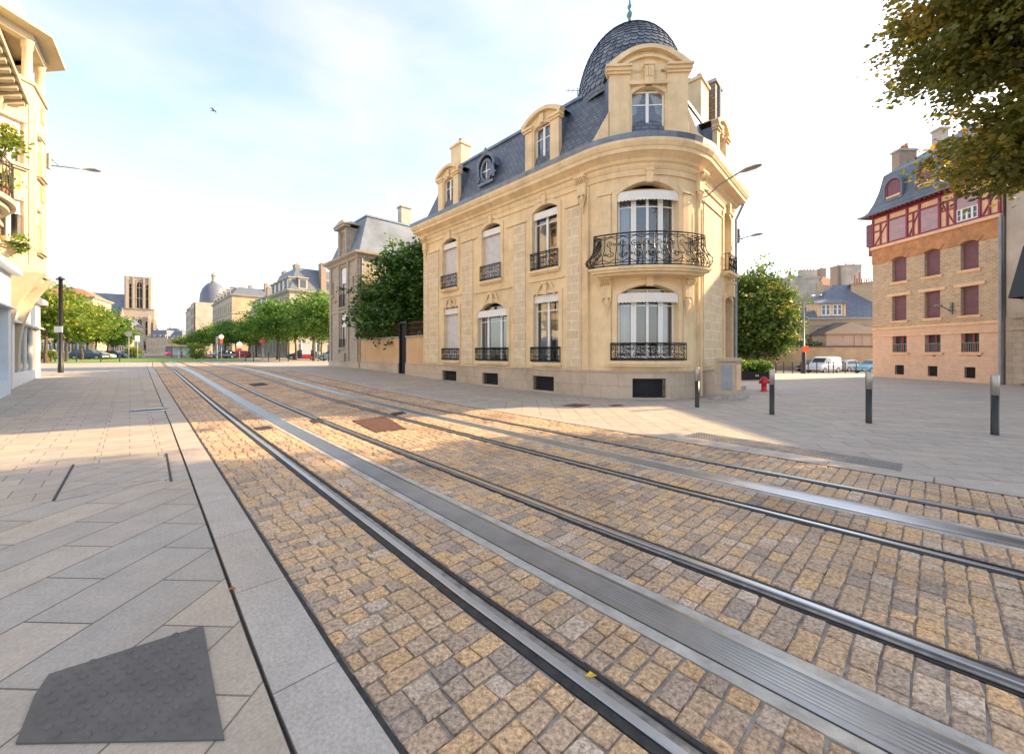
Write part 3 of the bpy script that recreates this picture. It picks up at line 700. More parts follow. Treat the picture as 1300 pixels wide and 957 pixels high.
# round balcony with a bellied railing
ub = 1.72*Rb/2.6
mb = MB(fB)
for z0, z1, w1, e in ((4.1, 4.18, .74, 0.02), (4.02, 4.1, .68, -.03), (3.94, 4.02, .56, -.1)): mb.box(uc-ub*.93-e, uc+ub*.93+e, 0, w1, z0, z1)
bal = mb.build('balcony', STONE_P, M)
belly = lambda z: .26*math.exp(-((z-4.42)/.24)**2)-.02*(z-4.2)
mbb = ironwork(fB, uc-ub*.90, uc+ub*.90, 4.2, 5.26, .56, wf=belly, r=.012, ends=False, pw=.30)
for sgn in (-1, 1):
    ue = uc+sgn*ub*.90
    for k in range(7):
        w_ = .56*(k+.3)/7
        mbb.tube([(ue+sgn*belly(z)*1.0, w_, z) for z in np.linspace(4.2, 5.26, 10)], .011, 4)
        mbb.tube([(ue+sgn*(belly(z)+.0), w_+.04*sin(9*z+k), z) for z in np.linspace(4.25, 5.2, 12)], .009, 4)
    for z in (4.22, 5.25, 5.16): mbb.tube([(ue+sgn*belly(z), w_, z) for w_ in np.linspace(0, .56, 5)], .016, 4)
mbb.build('railing', IRON, bal)
# side front: shuttered window, tall door
shutter(M, fC, 3.05, 4.1, 4.7, 6.75, w=-.22); sill(M, fC, 2.9, 4.25, 4.7, out=.3); ironwork(fC, 2.95, 4.2, 4.72, 5.4, .24, r=.012).build('railing', IRON, M)
mb = MB(fC); mb.box(3.15, 4.25, -.42, -.36, .16, 3.74)
for u in (3.22, 3.75):
    for z0, z1 in ((.35, 1.2), (1.35, 2.7), (2.85, 3.5)): mb.box(u, u+.42, -.36, -.335, z0, z1)
dr = mb.build('door', RED, M); MB(fC).lathe((3.7, -.3), [(.03, 1.25), (.04, 1.3), (.03, 1.35)], 8).build('handle', BRUSH, dr)
mb = MB(fC); mb.box(2.95, 4.5, -.3, .5, -.05, .15); mb.build('doorstep', CONC, M)
mb = MB(fC); mb.tube([(4.55, .12, -.1), (4.55, .12, 7.1), (4.55, .4, 7.7)], .055, 8); mb.build('drainpipe', GPIPE, M)
mb = MB(fB); mb.tube([(fB.L-.05, .13, 0.05), (fB.L-.05, .13, 6.3)], .035, 6); mb.tube([(.06, .1, .9), (.06, .1, 6.9)], .02, 6); mb.build('drainpipe', STONE_P, M)
# mansard, dome
mansard(M, foot, 8.42, 11.12, .95, SLATE, topz=11.5)
dprof = []
for i in range(17):
    t = i/16*pi/2; dprof.append((1.98*cos(t)**.92 if i < 16 else .03, 10.95+2.9*sin(t)))
mb = MB(); mb.lathe((cen[0], cen[1]), [(1.94, 10.7)]+dprof, 48); dm = mb.build('dome', SLATE, M, smooth=True)
# real scale-shaped slates
mb = MB(); RW = 24
def dome_rz(h):  # h in 0..1 along profile
    t = h*pi/2; return 1.98*cos(t)**.92, 10.95+2.9*sin(t)
for r_ in range(RW):
    h0 = r_/RW*.97; h1 = min(.995, (r_+1.35)/RW*.97); R0, z0 = dome_rz(h0); R1, z1 = dome_rz(h1); nn = max(10, int(2*pi*R0/.235))
    for j in range(nn):
        ac = 2*pi*(j+(.5 if r_ % 2 else 0))/nn; da = pi/nn*.97; pts = []
        for (q, hh) in ((-1, .42), (-.72, .14), (0, 0), (.72, .14), (1, .42), (.98, 1), (-.98, 1)):
            rr, zz = dome_rz(h0+(h1-h0)*hh); lift = .035*(1-hh)+.006
            pts.append((cen[0]+(rr+lift)*cos(ac+da*q), cen[1]+(rr+lift)*sin(ac+da*q), zz))
        k = len(mb.v); mb.add(pts, [(0, 1, 2, 3, 4, 5, 6)])
mb.build('scale_slates', attr_mat('dome_slate', [(0, (.065, .085, .125)), (.5, (.12, .145, .19)), (1, (.20, .225, .27))], rough=.42, speck=.12, sscale=9, bump=0), dm,
         rnd=np.repeat(rs.rand(len(mb.v)//7), 7))
mb = MB(); mb.lathe(cen, [(.26, 13.76), (.18, 13.86), (.1, 14.1), (.05, 14.4), (.09, 14.45), (.12, 14.53), (.09, 14.62), (.05, 14.66), (.04, 14.74), (.08, 14.8), (.09, 14.87), (.04, 14.95), (.025, 15.2), (.0, 15.9)], 12)
mb.build('finial', BRONZE, dm, smooth=True)
def dormer(fr, a, b, zb, zt, w, back, wa, wb, w0, w1, rise, big=False):
    """stone dormer: pilasters, segmental hood, zinc cheeks"""
    mb = MB(fr); c = (a+b)/2; zc = zt-rise-.12
    mb.wall(a+.1, b-.1, zb, zc, [(wa, wb, w0, w1, rise*.35)], w=w, dep=.2)
    for x0, x1 in ((a+.08, wa-.06), (wb+.06, b-.08)): mb.box(x0, x1, w-.1, w+.08, zb, zc-.18)
    for x0, x1 in ((a, wa-.04), (wb+.04, b)): mb.box(x0, x1, w-.1, w+.14, zc-.178, zc-.1); mb.box(x0-.03, x1+.03, w-.1, w+.19, zc-.098, zc)
    mb.archband(a+.02+(.12 if big else 0), b-.02-(.12 if big else 0), zt-.13, rise, .13, w-.1, w+.17)
    k = 12; aa, bb = a+.14, b-.14; cc = (aa+bb)/2; hh = (bb-aa)/2
    pts = [(aa+(bb-aa)*i/k, zc-.02+rise*(math.sqrt(max(0, 1-((aa+(bb-aa)*i/k-cc)/hh)**2)))) for i in range(k+1)]
    for i in range(k): mb.quad((pts[i][0], w, zc-.1), (pts[i+1][0], w, zc-.1), (pts[i+1][0], w, pts[i+1][1]), (pts[i][0], w, pts[i][1]))
    mb.box(c-.1, c+.1, w, w+.1, w1+.02, w1+.36); mb.archband(wa, wb, w1, rise*.35, .08, w, w+.045, zb=w0)
    mb.box(a-.02, b+.02, w-.1, w+.12, zb-.08, zb)
    if big:
        mb.archband(a+.34, b-.34, zt-.36, rise*.72, .07, w, w+.1); mb.box(c-.14, c+.14, w, w+.16, w1+.02, w1+.62); mb.box(c-.17, c+.17, w, w+.2, w1+.62, w1+.7); mb.box(wa-.1, wb+.1, w, w+.12, w1+.04, w1+.16)
        for k in range(3): mb.box(c-.1+.075*k, c-.05+.075*k, w+.16, w+.19, w1+.25, w1+.55)
        for x0, x1 in ((a-.05, wa-.02), (wb+.02, b+.05)): mb.box(x0, x1, w-.1, w+.25, zc+.002, zc+.07)
        for sg, x in ((-1, a+.06), (1, b-.06)):
            mb.add([(x, w+.04, zb), (x+sg*.55, w-.02, zb), (x+sg*.34, w-.02, zb+.16), (x+sg*.16, w, zb+.45), (x, w+.04, zb+.9), (x, w-.3, zb), (x+sg*.55, w-.3, zb), (x, w-.3, zb+.9)], [(0, 1, 2, 3, 4), (1, 6, 7, 4, 3, 2)])
    dm_ = mb.build('dormer', STONE_P, M)
    mb = MB(fr)
    for x in (a+.1, b-.1): mb.poly([(x, w-.02, zb), (x, w-.02, zc), (x, back, zc), (x, back, zb)])
    kk = 8
    for i in range(kk):
        u0 = a+.04+(b-a-.08)*i/kk; u1 = a+.04+(b-a-.08)*(i+1)/kk; f = lambda u: zt-rise+rise*math.sqrt(max(0, 1-((u-c)/((b-a)/2))**2))-.02
        mb.quad((u0, w-.05, f(u0)), (u1, w-.05, f(u1)), (u1, back, f(u1)), (u0, back, f(u0)))
    mb.build('dormer_roof', ZINC, dm_)
    mb = sash(fr, wa, wb, w0, w1-rise*.12, 2, w-.16, .05, .72); mb.build('window', WHITE, dm_)
    MB(fr).panel(wa+.03, wb-.03, w0+.03, w1-.04, w-.14).build('pane', GLASS, dm_)
    mb = MB(fr); mb.box(wa-.3, wb+.3, w-.9, w-.85, zb, w1+.2); mb.build('room_back', ROOM, dm_)
    mb = MB(fr)
    for sg, x in ((1, wa), (-1, wb)):
        n = 8; hw = (wb-wa)*.5
        for i in range(n):
            e = lambda q, z: x+sg*(q/n)*hw*(.22+.62*max(0, (z-w0)/(w1-w0))**2)
            for j in range(6):
                za = w0+(w1-w0)*j/6; zb_ = w0+(w1-w0)*(j+1)/6; dw = lambda q: w-.25+.02*sin(q*2.5)
                mb.quad((e(i, za), dw(i), za), (e(i+1, za), dw(i+1), za), (e(i+1, zb_), dw(i+1), zb_), (e(i, zb_), dw(i), zb_))
    mb.build('curtain', CURT, dm_)
dormer(fA, 1.15, 3.05, 8.5, 10.85, -.16, -1.1, 1.68, 2.5, 8.64, 10.25, .38)
dormer(fA, 7.42, 9.32, 8.5, 10.9, -.16, -1.1, 7.95, 8.78, 8.64, 10.35, .38)
dormer(fC, 2.5, 4.2, 8.5, 10.85, -.16, -1.1, 2.95, 3.75, 8.64, 10.25, .38)
fBs = Fr(np.array(fB.m(uc, 0, 0)[:2])-pr*1.5, d=pr)      # flat front of the dome dormer
dormer(fBs, .17, 2.83, 8.44, 11.42, -.12, -2.0, .97, 2.03, 8.5, 10.12, .62, big=True)
# oval zinc dormer
mb = MB(fA); c, zc = 5.0, 9.65
ov = [(c+.34*cos(t), zc+.46*sin(t)) for t in np.linspace(0, 2*pi, 25)]
mb.tube([(u, -.16, z) for u, z in ov], .075, 6); mb.box(c-.5, c+.5, -.6, -.1, zc-.62, zc-.5)
mb.tube([(c+.56*cos(t), -.12, zc+.1+.62*sin(t)) for t in np.linspace(0, pi, 13)], .08, 6)
for sg in (-1, 1): mb.tube([(c+sg*.52+p[0]*sg, -.12, zc-.28+p[1]) for p in spiral((0, 0), .13, 1.3, 0, 1, 12)], .05, 6); mb.tube([(c+sg*.52, -.12, zc-.45), (c+sg*.5, -.12, zc+.15)], .07, 6)
mb.tube([(c, -.12, zc+.72), (c, -.1, zc+.86), (c, -.1, zc+1.0)], [.12, .09, .03], 8)
for i in range(12):
    t0_, t1_ = pi*i/12, pi*(i+1)/12; mb.quad((c+.56*cos(t0_), -.14, zc+.1+.62*sin(t0_)), (c+.56*cos(t1_), -.14, zc+.1+.62*sin(t1_)), (c+.56*cos(t1_), -1.0, zc+.1+.62*sin(t1_)), (c+.56*cos(t0_), -1.0, zc+.1+.62*sin(t0_)))
od = mb.build('oval_dormer', ZINC, M)
mb = MB(fA); mb.poly([(u, -.2, z) for u, z in ov[:-1]]); mb.build('pane', PANE, od)
mb = MB(fA); mb.box(c-.02, c+.02, -.19, -.17, zc-.45, zc+.45); mb.box(c-.33, c+.33, -.19, -.172, zc-.02, zc+.02); mb.build('glazing_bar', WHITE, od)
dA = math.atan2(fA.d[1], fA.d[0])
chimney(M, S(18.25, 13.4), .95, .62, 11.0, 13.1, dA, pots=1)
chimney(M, (7.85, 17.35), .9, 1.0, 11.0, 13.05, math.atan2(.744, .667)+pi/2, pots=2)
ch = chimney(M, (8.85, 18.4), 1.1, .9, 8.6, 13.6, math.atan2(.744, .667)+pi/2, mat=RUBBLE, pots=0)
x, y = 8.86, 18.32
mb = MB(); mb.tube([(x+.42, y-.3, 8.7), (x+.42, y-.3, 13.4)], .09, 6); mb.build('flue_strip', ZINC_ROOF, ch)
# television aerial
x, y = S(10.6, 14.0); mb = MB(); mb.tube([(x, y, 11.4), (x, y, 12.9)], .018, 5); mb.tube([(x-.5, y, 12.8), (x+.5, y, 12.8)], .012, 4)
for k in range(5): mb.tube([(x-.4+.2*k, y-.2, 12.8), (x-.4+.2*k, y+.2, 12.8)], .009, 4)
mb.build('aerial', LAMPG, M)

# ---------------------------------------------------------------- foliage kit
def leaf_arrays(ells, nclump, per, crad, lsz, droop=0., shell=.55, seed=1, flat_=.6, rag=.16):
    """quads for leaves gathered in clumps inside a union of ellipsoids; returns verts, rnd"""
    r = np.random.RandomState(seed); vol = np.array([e[3]*e[4]*e[5]*(e[6] if len(e) > 6 else 1) for e in ells]); ells = [e[:6] for e in ells]; pick = r.choice(len(ells), nclump, p=vol/vol.sum())
    E = np.array(ells)[pick]; dvec = r.normal(size=(nclump, 3)); dvec /= np.linalg.norm(dvec, axis=1)[:, None]
    rad = (shell+(1-shell)*r.rand(nclump))**(1/1.5); bump_ = 1+rag*r.normal(size=nclump)
    c = E[:, :3]+dvec*E[:, 3:6]*(rad*bump_)[:, None]
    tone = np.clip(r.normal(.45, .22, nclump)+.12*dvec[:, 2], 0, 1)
    C_ = np.repeat(c, per, 0); n = len(C_); g = r.normal(size=(n, 3))*crad*np.array([1, 1, flat_])
    out = np.repeat(dvec, per, 0); P = C_+g+out*np.abs(r.normal(size=(n, 1)))*crad*.5
    P[:, 2] -= droop*np.linalg.norm(g[:, :2], axis=1)
    a = r.normal(size=(n, 3)); a[:, 2] *= .5; a += out*.6; a /= np.linalg.norm(a, axis=1)[:, None]
    b = np.cross(a, r.normal(size=(n, 3))+np.array([0, 0, 1.2])); b /= np.linalg.norm(b, axis=1)[:, None]
    s = lsz*(.65+.7*r.rand(n, 1)); nn = np.cross(a, b)
    V = np.stack([P-a*s*.5, P+b*s*.36+nn*s*.08, P+a*s*.55, P-b*s*.36+nn*s*.08], 1).reshape(-1, 3)
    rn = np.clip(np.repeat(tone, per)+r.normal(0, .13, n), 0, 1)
    return V, np.repeat(rn, 4), c
def leaf_mesh(name, V, rn, mat):
    n = len(V)//4; me = bpy.data.meshes.new(name); me.vertices.add(len(V)); me.vertices.foreach_set('co', V.astype(np.float32).ravel())
    me.loops.add(4*n); me.loops.foreach_set('vertex_index', np.arange(4*n, dtype=np.int32)); me.polygons.add(n)
    me.polygons.foreach_set('loop_start', np.arange(0, 4*n, 4, dtype=np.int32)); me.polygons.foreach_set('loop_total', np.full(n, 4, dtype=np.int32))
    me.update(calc_edges=True); a = me.attributes.new('rnd', 'FLOAT', 'POINT'); a.data.foreach_set('value', rn.astype(np.float32)); me.materials.append(mat); return me
def add_mesh(name, me, parent, loc=(0, 0, 0)):
    ob = bpy.data.objects.new(name, me); col.objects.link(ob); ob.parent = parent; ob.location = loc; return ob
def limbs(mb, base, top, r0, targets, seed=0, n=8):
    rr = random.Random(seed); b = np.array(base, float); t = np.array(top, float)
    pts = [b+(t-b)*i/6+np.array([rr.uniform(-1, 1), rr.uniform(-1, 1), 0])*r0*.5*(i > 0) for i in range(7)]
    mb.tube(pts, [r0*(1.25 if i == 0 else 1-.55*i/6) for i in range(7)], n)
    for q in targets:
        q = np.array(q, float); s_ = pts[rr.choice([3, 4, 5, 6])]; m_ = s_+(q-s_)*.5+np.array([0, 0, .12*np.linalg.norm(q-s_)])
        mb.tube([s_, s_+(m_-s_)*.5, m_, m_+(q-m_)*.6, q], [r0*.42, r0*.34, r0*.24, r0*.14, r0*.05], 5)
def tree(name, label, loc, ells, nclump, per, crad, lsz, mat, trunk_top, r0, seed=1, group=None, cat='tree', droop=.2, shell=.5, nl=14, rag=.16):
    t = thing(name, label, cat, loc, group)
    V, rn, c = leaf_arrays(ells, nclump, per, crad, lsz, droop, shell, seed, rag=rag)
    mb = MB(); st = random.Random(seed); idx = [st.randrange(len(c)) for _ in range(nl)]
    limbs(mb, (0, 0, -.15), trunk_top, r0, [c[i] for i in idx], seed)
    me_o = bpy.data.meshes.new('trunk'); me_o.from_pydata([tuple(v) for v in mb.v], [], mb.f); me_o.materials.append(BARK); me_o.polygons.foreach_set('use_smooth', [True]*len(me_o.polygons))
    add_mesh('trunk', me_o, t); add_mesh('crown', leaf_mesh('crown', V, rn, mat), t)
    return t

# ---------------------------------------------------------------- garden wall, gate, laurel, grey house
nW = 11.42
gw = thing('garden_wall', 'low ochre rendered garden wall with stone base between mansion and grey house', 'wall', S(23, nW))
def walls_on(root, s0, s1):
    f = Fr(S(s0, nW), S(s1, nW)); L = f.L; k = 6
    mb = MB(f); mb.box(0, L, -.3, 0, .2, 2.38); mb.build('render', OCH_W, root)
    mb = MB(f); mb.box(0, L, -.32, .07, -.1, .72+.2); mb.build('base_course', PLINTH, root)
    mb = MB(f); mb.box(0, L, -.36, .06, 2.382, 2.46); mb.build('coping', CONC, root)
    mb = MB(f); n = int(L/.22)
    for i in range(n+1): u = .03+(L-.06)*i/n; mb.box(u-.012, u+.012, -.16, -.136, 2.46, 3.3)
    for z in (2.6, 2.9, 3.2): mb.box(0, L, -.134, -.116, z-.015, z+.015)
    mb.build('railing', RUST, root)
walls_on(gw, 27.0, 21.6); walls_on(gw, 20.75, 18.85)
f = Fr(S(21.6, nW), S(20.75, nW)); g_ = thing('garden_gate', 'narrow dark metal garden gate set in the ochre wall', 'gate', f.m(.4, 0, 0)[:2])
mb = MB(f); mb.box(.05, .38, -.2, -.16, .25, 3.2); mb.box(.42, f.L-.05, -.2, -.16, .25, 3.2); mb.box(.38, .42, -.17, -.14, .25, 3.2); mb.build('gate_leaf', DARK, g_)
mb = MB(f); mb.box(0, .05, -.24, 0, .2, 3.3); mb.box(f.L-.05, f.L, -.24, 0, .2, 3.3); mb.box(.05, f.L-.05, -.22, -.02, 3.2, 3.3); mb.build('gate_frame', BLK, g_)
x, y = S(23, 14.2)
ell = [(0, 0, 5.6, 3.2, 3.2, 2.6), (-2.4, 1.2, 4.6, 2.6, 2.2, 2.0), (1.3, -1.0, 6.2, 2.4, 2.4, 2.2), (2.0, -2.6, 4.6, 2.0, 1.8, 2.4), (-.6, -.6, 3.2, 3.6, 2.4, 1.2), (-3.4, 2.6, 4.2, 1.8, 1.6, 1.6)]
tree('laurel_tree', 'dense dark green laurel rising behind the ochre garden wall', (x, y, .3), ell, 1500, 34, .26, .22, LEAF_DK, (0, 0, 4), .2, seed=3, shell=.55)

def facade(root, fr, z0, z1, holes, wmat, frame=WHITE, pane=None, dep=.18, leaves=2, name='wall', sills=True, u1=None):
    MB(fr).wall(0, u1 or fr.L, z0, z1, holes, dep=dep).build(name, wmat, root)
    for h in holes:
        a, b, za, zb = h[:4]; r_ = h[4] if len(h) > 4 else 0
        wd = sash(fr, a, b, za, zb-r_*.0, leaves, -dep+.01, max(.05, (b-a)*.06), .72).build('window', frame, root)
        MB(fr).panel(a, b, za, zb, -dep+.03).build('pane', pane or PANE, wd)
        if sills: mb = MB(fr); mb.box(a-.1, b+.1, 0, .1, za-.12, za); mb.build('sill', CONC, wd)

GH = thing('grey_townhouse', 'narrow grey stone townhouse with a steep zinc roof beside the garden wall', 'house', S(29.5, 12))
P0, P1 = S(32.6, 11.35), S(27.05, 11.35); fg = Fr(P0, P1); rc = rect(P0, P1, 9)
hl = [(2.2, 3.35, 4.85, 7.75, 0), (2.2, 3.35, 1.9, 4.35, 0), (.55, .85, 5.9, 6.9, 0), (4.4, 4.7, 5.9, 6.9, 0)]
facade(GH, fg, .0, 8.2, hl, GREYST, leaves=2)
for a, b, z0, z1 in ((2.2, 3.35, 4.85, 5.75), (2.2, 3.35, 1.9, 2.5)):
    mb = MB(fg); n = 9
    for i in range(n+1): mb.tube([(a+(b-a)*i/n, .12, z0), (a+(b-a)*i/n, .12, z1)], .014, 4)
    for z in (z0+.03, z1): mb.tube([(a-.02, .12, z), (b+.02, .12, z)], .02, 4)
    mb.build('railing', IRON, GH)
for z0, z1 in ((6.6, 7.7), (3.4, 4.3)): shutter(GH, fg, 2.28, 3.27, z0, z1, w=-.08, mat=WHITE)
mb = MB(fg)
for u in (.15, 1.75, 3.5, 5.1): mb.box(u, u+.32, 0, .09, .9, 8.0)
mb.box(2.3, 3.25, 0, .16, .9, 1.5); mb.box(0, fg.L, 0, .06, 4.45, 4.6); mb.build('pilaster', GREYST, GH)
fgs = Fr(P1, rc[2]); MB(fgs).wall(0, 9, 0, 8.2).build('side_wall', GREY_R, GH)
mb = MB(fgs); mb.box(0, .9, 0, .06, 0, 8.0); mb.build('quoin', GREYST, GH)
mb = MB(fg); mb.box(-.05, fg.L+.05, -.05, .08, -.1, .9); mb.build('plinth', PLINTH, GH)
mb = MB(fg)
for u in (.9, 4.3): mb.box(u, u+.5, .0, .1, 5.3, 5.45)
mb.build('brick_inset', ORB, GH)
mb = MB(); mb.sweep(rc, [(0, 7.95), (.12, 8.0), (.2, 8.15), (.42, 8.28), (.45, 8.42), (0, 8.45)]); mb.build('cornice', GREYST, GH)
mansard(GH, rc, 8.45, 11.35, 1.0, ZINC_ROOF, topz=11.7)
mb = MB(fg); mb.wall(2.0, 3.55, 8.5, 10.6, [(2.4, 3.15, 8.8, 10.3)], w=.02); mb.box(1.98, 2.3, 0, .12, 8.45, 10.5); mb.box(3.25, 3.57, 0, .12, 8.45, 10.5); mb.box(1.8, 3.75, -.1, .35, 10.55, 10.72)
mb.box(1.98, 3.57, -1.1, .0, 10.4, 10.55); mb.add([(1.7, .4, 10.72), (3.85, .4, 10.72), (3.1, .2, 11.15), (2.45, .2, 11.15), (1.7, -1.2, 10.72), (3.85, -1.2, 10.72), (3.1, -1.2, 11.15), (2.45, -1.2, 11.15)], [(0, 1, 2, 3), (0, 3, 7, 4), (1, 5, 6, 2), (3, 2, 6, 7)])
for x0 in (2.0, 3.55): mb.quad((x0, .02, 8.45), (x0, -1.0, 8.45), (x0, -1.0, 10.5), (x0, .02, 10.5))
dmr = mb.build('dormer', GREYST, GH); sash(fg, 2.4, 3.15, 8.8, 10.3, 2, -.15).build('window', WHITE, dmr); MB(fg).panel(2.4, 3.15, 8.8, 10.3, -.16).build('pane', PANE, dmr)
chimney(GH, fgs.m(4.2, -1.5, 0), .8, .6, 11.0, 12.9, math.atan2(fgs.d[1], fgs.d[0]), mat=GREY_R, pots=0)
mb = MB(fgs); mb.tube([(.15, .12, .2), (.15, .12, 8.1)], .05, 6); mb.build('drainpipe', GPIPE, GH)
mb = MB(fgs); mb.tube([(.15, .13, .1), (.15, .13, 2.3)], .068, 6); mb.build('pipe_guard', SIGNR, GH)

# ---------------------------------------------------------------- cream corner building on the left
LB = thing('turret_building', 'cream rendered apartment building with an octagonal corner turret and open loggia', 'building', S(24, -4.5))
nL = -3.0; zg = .35
P0, P1 = S(12, nL), S(27.3, nL-.0)
fl = Fr(P1, P0)     # outward normal must face the street (+n)
if np.dot(fl.n, N) < 0: fl = Fr(P0, P1)
flip = np.dot(Fr(P0, P1).n, N) > 0
UL = (lambda s_: s_-12) if flip else (lambda s_: 27.3-s_)
tc_ = S(21.6, -4.25); rt = 2.15
def seg(s0, s1): a, b = UL(s0), UL(s1); return (min(a, b), max(a, b))
wl = [(*seg(13.2, 14.6), 5.6, 7.6, 0), (*seg(16.6, 18.0), 5.6, 7.6, 0), (*seg(19.2, 20.4), 5.6, 7.6, 0), (*seg(13.2, 14.6), 8.1, 9.2, 0), (*seg(16.6, 18.0), 8.1, 9.2, 0)]
facade(LB, fl, 4.3, 12.6, wl, CREAM)
mb = MB(); mb.sweep([S(12, nL), S(27.3, nL), S(27.3, -14), S(12, -14)], [(-.21, 0), (-.21, 12.6)]); mb.build('shell', CREAM, LB)
mb = MB(); mb.poly([(*p, 12.6) for p in (S(27.3, nL), S(12, nL), S(12, -14), S(27.3, -14))]); mb.build('roof', ZINC_ROOF, LB)
a0, a1 = seg(12, 20.5)
# bracketed eave over the street front
mb = MB(fl); mb.add([(a0, .0, 10.15), (a1, .0, 10.15), (a1, .62, 9.72), (a0, .62, 9.72), (a0, 0, 10.0), (a1, 0, 10.0), (a1, .62, 9.6), (a0, .62, 9.6)], [(0, 1, 2, 3), (4, 5, 6, 7), (3, 2, 6, 7), (0, 3, 7, 4), (1, 2, 6, 5)])
mb.build('eave', OLIVE, LB)
mb = MB(fl)
for i in range(16):
    u = a0+(a1-a0)*(i+.5)/16
    mb.add([(u+x, w_, z) for x in (-.1, .1) for w_, z in ((0, 9.98), (.54, 9.62), (.54, 9.48), (.36, 9.4), (.2, 9.35), (.1, 9.0), (0, 8.95))], [(0, 1, 2, 3, 4, 5, 6), (7, 8, 9, 10, 11, 12, 13)]+[(j, (j+1) % 7, 7+(j+1) % 7, 7+j) for j in range(7)])
mb.build('eave_bracket', OLIVE, LB)
mb = MB(fl); mb.box(a0, a1, 0, .08, 8.6, 8.75); mb.box(a0, a1, 0, .1, 4.3, 4.55); mb.build('moulding', OLIVE, LB)
# curved iron balcony with a small tree in a pot
bc = seg(15.6, 18.3); bu = (bc[0]+bc[1])/2
mb = MB(fl); rb_ = 1.0
def half(mbx, r, z0, z1, sx=1.6):
    k = 14; pts = [(bu+sx*r*cos(pi*i/k), r*sin(pi*i/k)*.78) for i in range(k+1)]
    mbx.poly([(u, w_, z1) for u, w_ in pts]); mbx.poly([(u, w_, z0) for u, w_ in pts])
    for i in range(k): mbx.quad((*pts[i], z0), (*pts[i+1], z0), (*pts[i+1], z1), (*pts[i], z1))
half(mb, 1.0, 5.42, 5.55); half(mb, .85, 5.28, 5.42); half(mb, .65, 5.12, 5.28); bb_ = mb.build('balcony', OLIVE, LB)
mb = MB(fl); k = 22; pp = [(bu+1.52*cos(pi*i/k), .72*sin(pi*i/k)) for i in range(k+1)]
for z in (5.6, 5.75, 6.35, 6.5): mb.tube([(u, w_, z) for u, w_ in pp], .018, 4)
for u, w_ in pp: mb.tube([(u, w_, 5.55), (u, w_, 6.5)], .012, 4)
for i in range(0, k, 2): mb.tube([(pp[i][0], pp[i][1], 5.8), (pp[i+1][0], pp[i+1][1], 6.3), (pp[i+2][0], pp[i+2][1], 5.8)], .01, 4)
mb.build('railing', IRON, bb_)
q = fl.m(UL(17.2), .45, 5.56)
mt = thing('potted_tree', 'small leafy tree in a pot standing on the curved iron balcony', 'potted plant', q)
MB().lathe((q[0], q[1]), [(.14, q[2]), (.2, q[2]+.35), (.22, q[2]+.36), (.18, q[2]+.34)], 12).build('pot', TERRA, mt)
mb = MB(); mb.tube([(q[0], q[1], q[2]+.3), (q[0]+.05, q[1], q[2]+1.0), (q[0]+.2, q[1]+.1, q[2]+1.7)], [.03, .025, .015], 6); mb.build('trunk', BARK, mt)
V, rn, c = leaf_arrays([(.0, .0, 1.7, .5, .5, .28), (-.2, -.1, 1.5, .4, .4, .25), (0, 0, .5, .35, .35, .2)], 70, 14, .1, .12, .2, .3, 5); add_mesh('crown', leaf_mesh('crown', V, rn, LEAF_YE), mt)
# turret
def octo(r, c=tc_, a0_=None):
    base = math.atan2(N[1], N[0])-R(4) if a0_ is None else a0_
    return [(c[0]+r*cos(base-pi/8+pi/4*i), c[1]+r*sin(base-pi/8+pi/4*i)) for i in range(8)]
oc = octo(rt)
tur = MB()
fD_ = None
for i in range(8):
    f = Fr(oc[i], oc[(i+1) % 8]); md = (np.array(oc[i])+np.array(oc[(i+1) % 8]))/2; nv = (md-np.array(tc_)); nv /= np.hypot(*nv)
    dn = float(nv@N); dd = float(nv@D)
    L = f.L; hs = []
    if dn > -.2 and not (dd < -.9): hs = [(L*.50, L*.86, 5.0, 6.45, 0), (L*.50, L*.86, 7.6, 9.0, 0)]
    if dn > .9: hs = [(L*.3, L*.7, 5.0, 6.45, 0), (L*.3, L*.7, 7.6, 9.0, 0)]
    if dn < -.8 or dd < -.95: hs = []
    f_ = f
    MB(f_).wall(0, L, 4.15, 10.45, hs, dep=.2).build('turret_wall', CREAM, LB)
    if dn > .5:
        mb = MB(f_); mb.box(.06, .12, 0, .02, 4.4, 9.6); mb.box(L-.12, L-.06, 0, .02, 4.4, 9.6); mb.box(L*.46, L*.9, 0, .04, 9.0, 9.1)
        mb.build('pilaster_strip', OLIVE, LB)
    for h in hs:
        wd = sash(f_, h[0], h[1], h[2], h[3], 2, -.18, .05, 0).build('window', WHITE, LB); MB(f_).panel(h[0], h[1], h[2], h[3], -.165).build('pane', GLASS, wd)
        shutter(LB, f_, h[0], h[1], h[3]-.45, h[3], w=-.1, mat=WHITE); sill(LB, f_, h[0]-.1, h[1]+.1, h[2], mat=OLIVE)
        if h[2] < 6 and dn > .3 and dn < .95 and dd < 0:
            p = f_.m(L*.68, .15, h[2]); fb = thing('window_box', 'green trailing plant in the window box below the turret window', 'window box', p)
            mb = MB(f_); mb.box(h[0], h[1], .03, .25, h[2]+.0, h[2]+.16); mb.build('trough', OLIVE, fb)
            V, rn, c = leaf_arrays([(0, 0, .12, .26, .26, .16), (.1, .08, -.1, .14, .14, .22)], 44, 14, .06, .075, .3, .2, 8); add_mesh('foliage', leaf_mesh('foliage', V, rn, LEAF_ST), fb)
    if hs:
        for zc in (9.85, 7.05):
            mb = MB(f_); c_ = L*.68
            mb.box(c_-.2, c_+.2, 0, .02, zc-.26, zc+.26); t_ = mb.build('mosaic_panel', ORANGE, LB)
            mb = MB(f_); mb.poly([(c_+.15*cos(t), .026, zc+.2*sin(t)) for t in np.linspace(0, 2*pi, 20)[:-1]]); mb.build('medallion', OLIVE, t_)
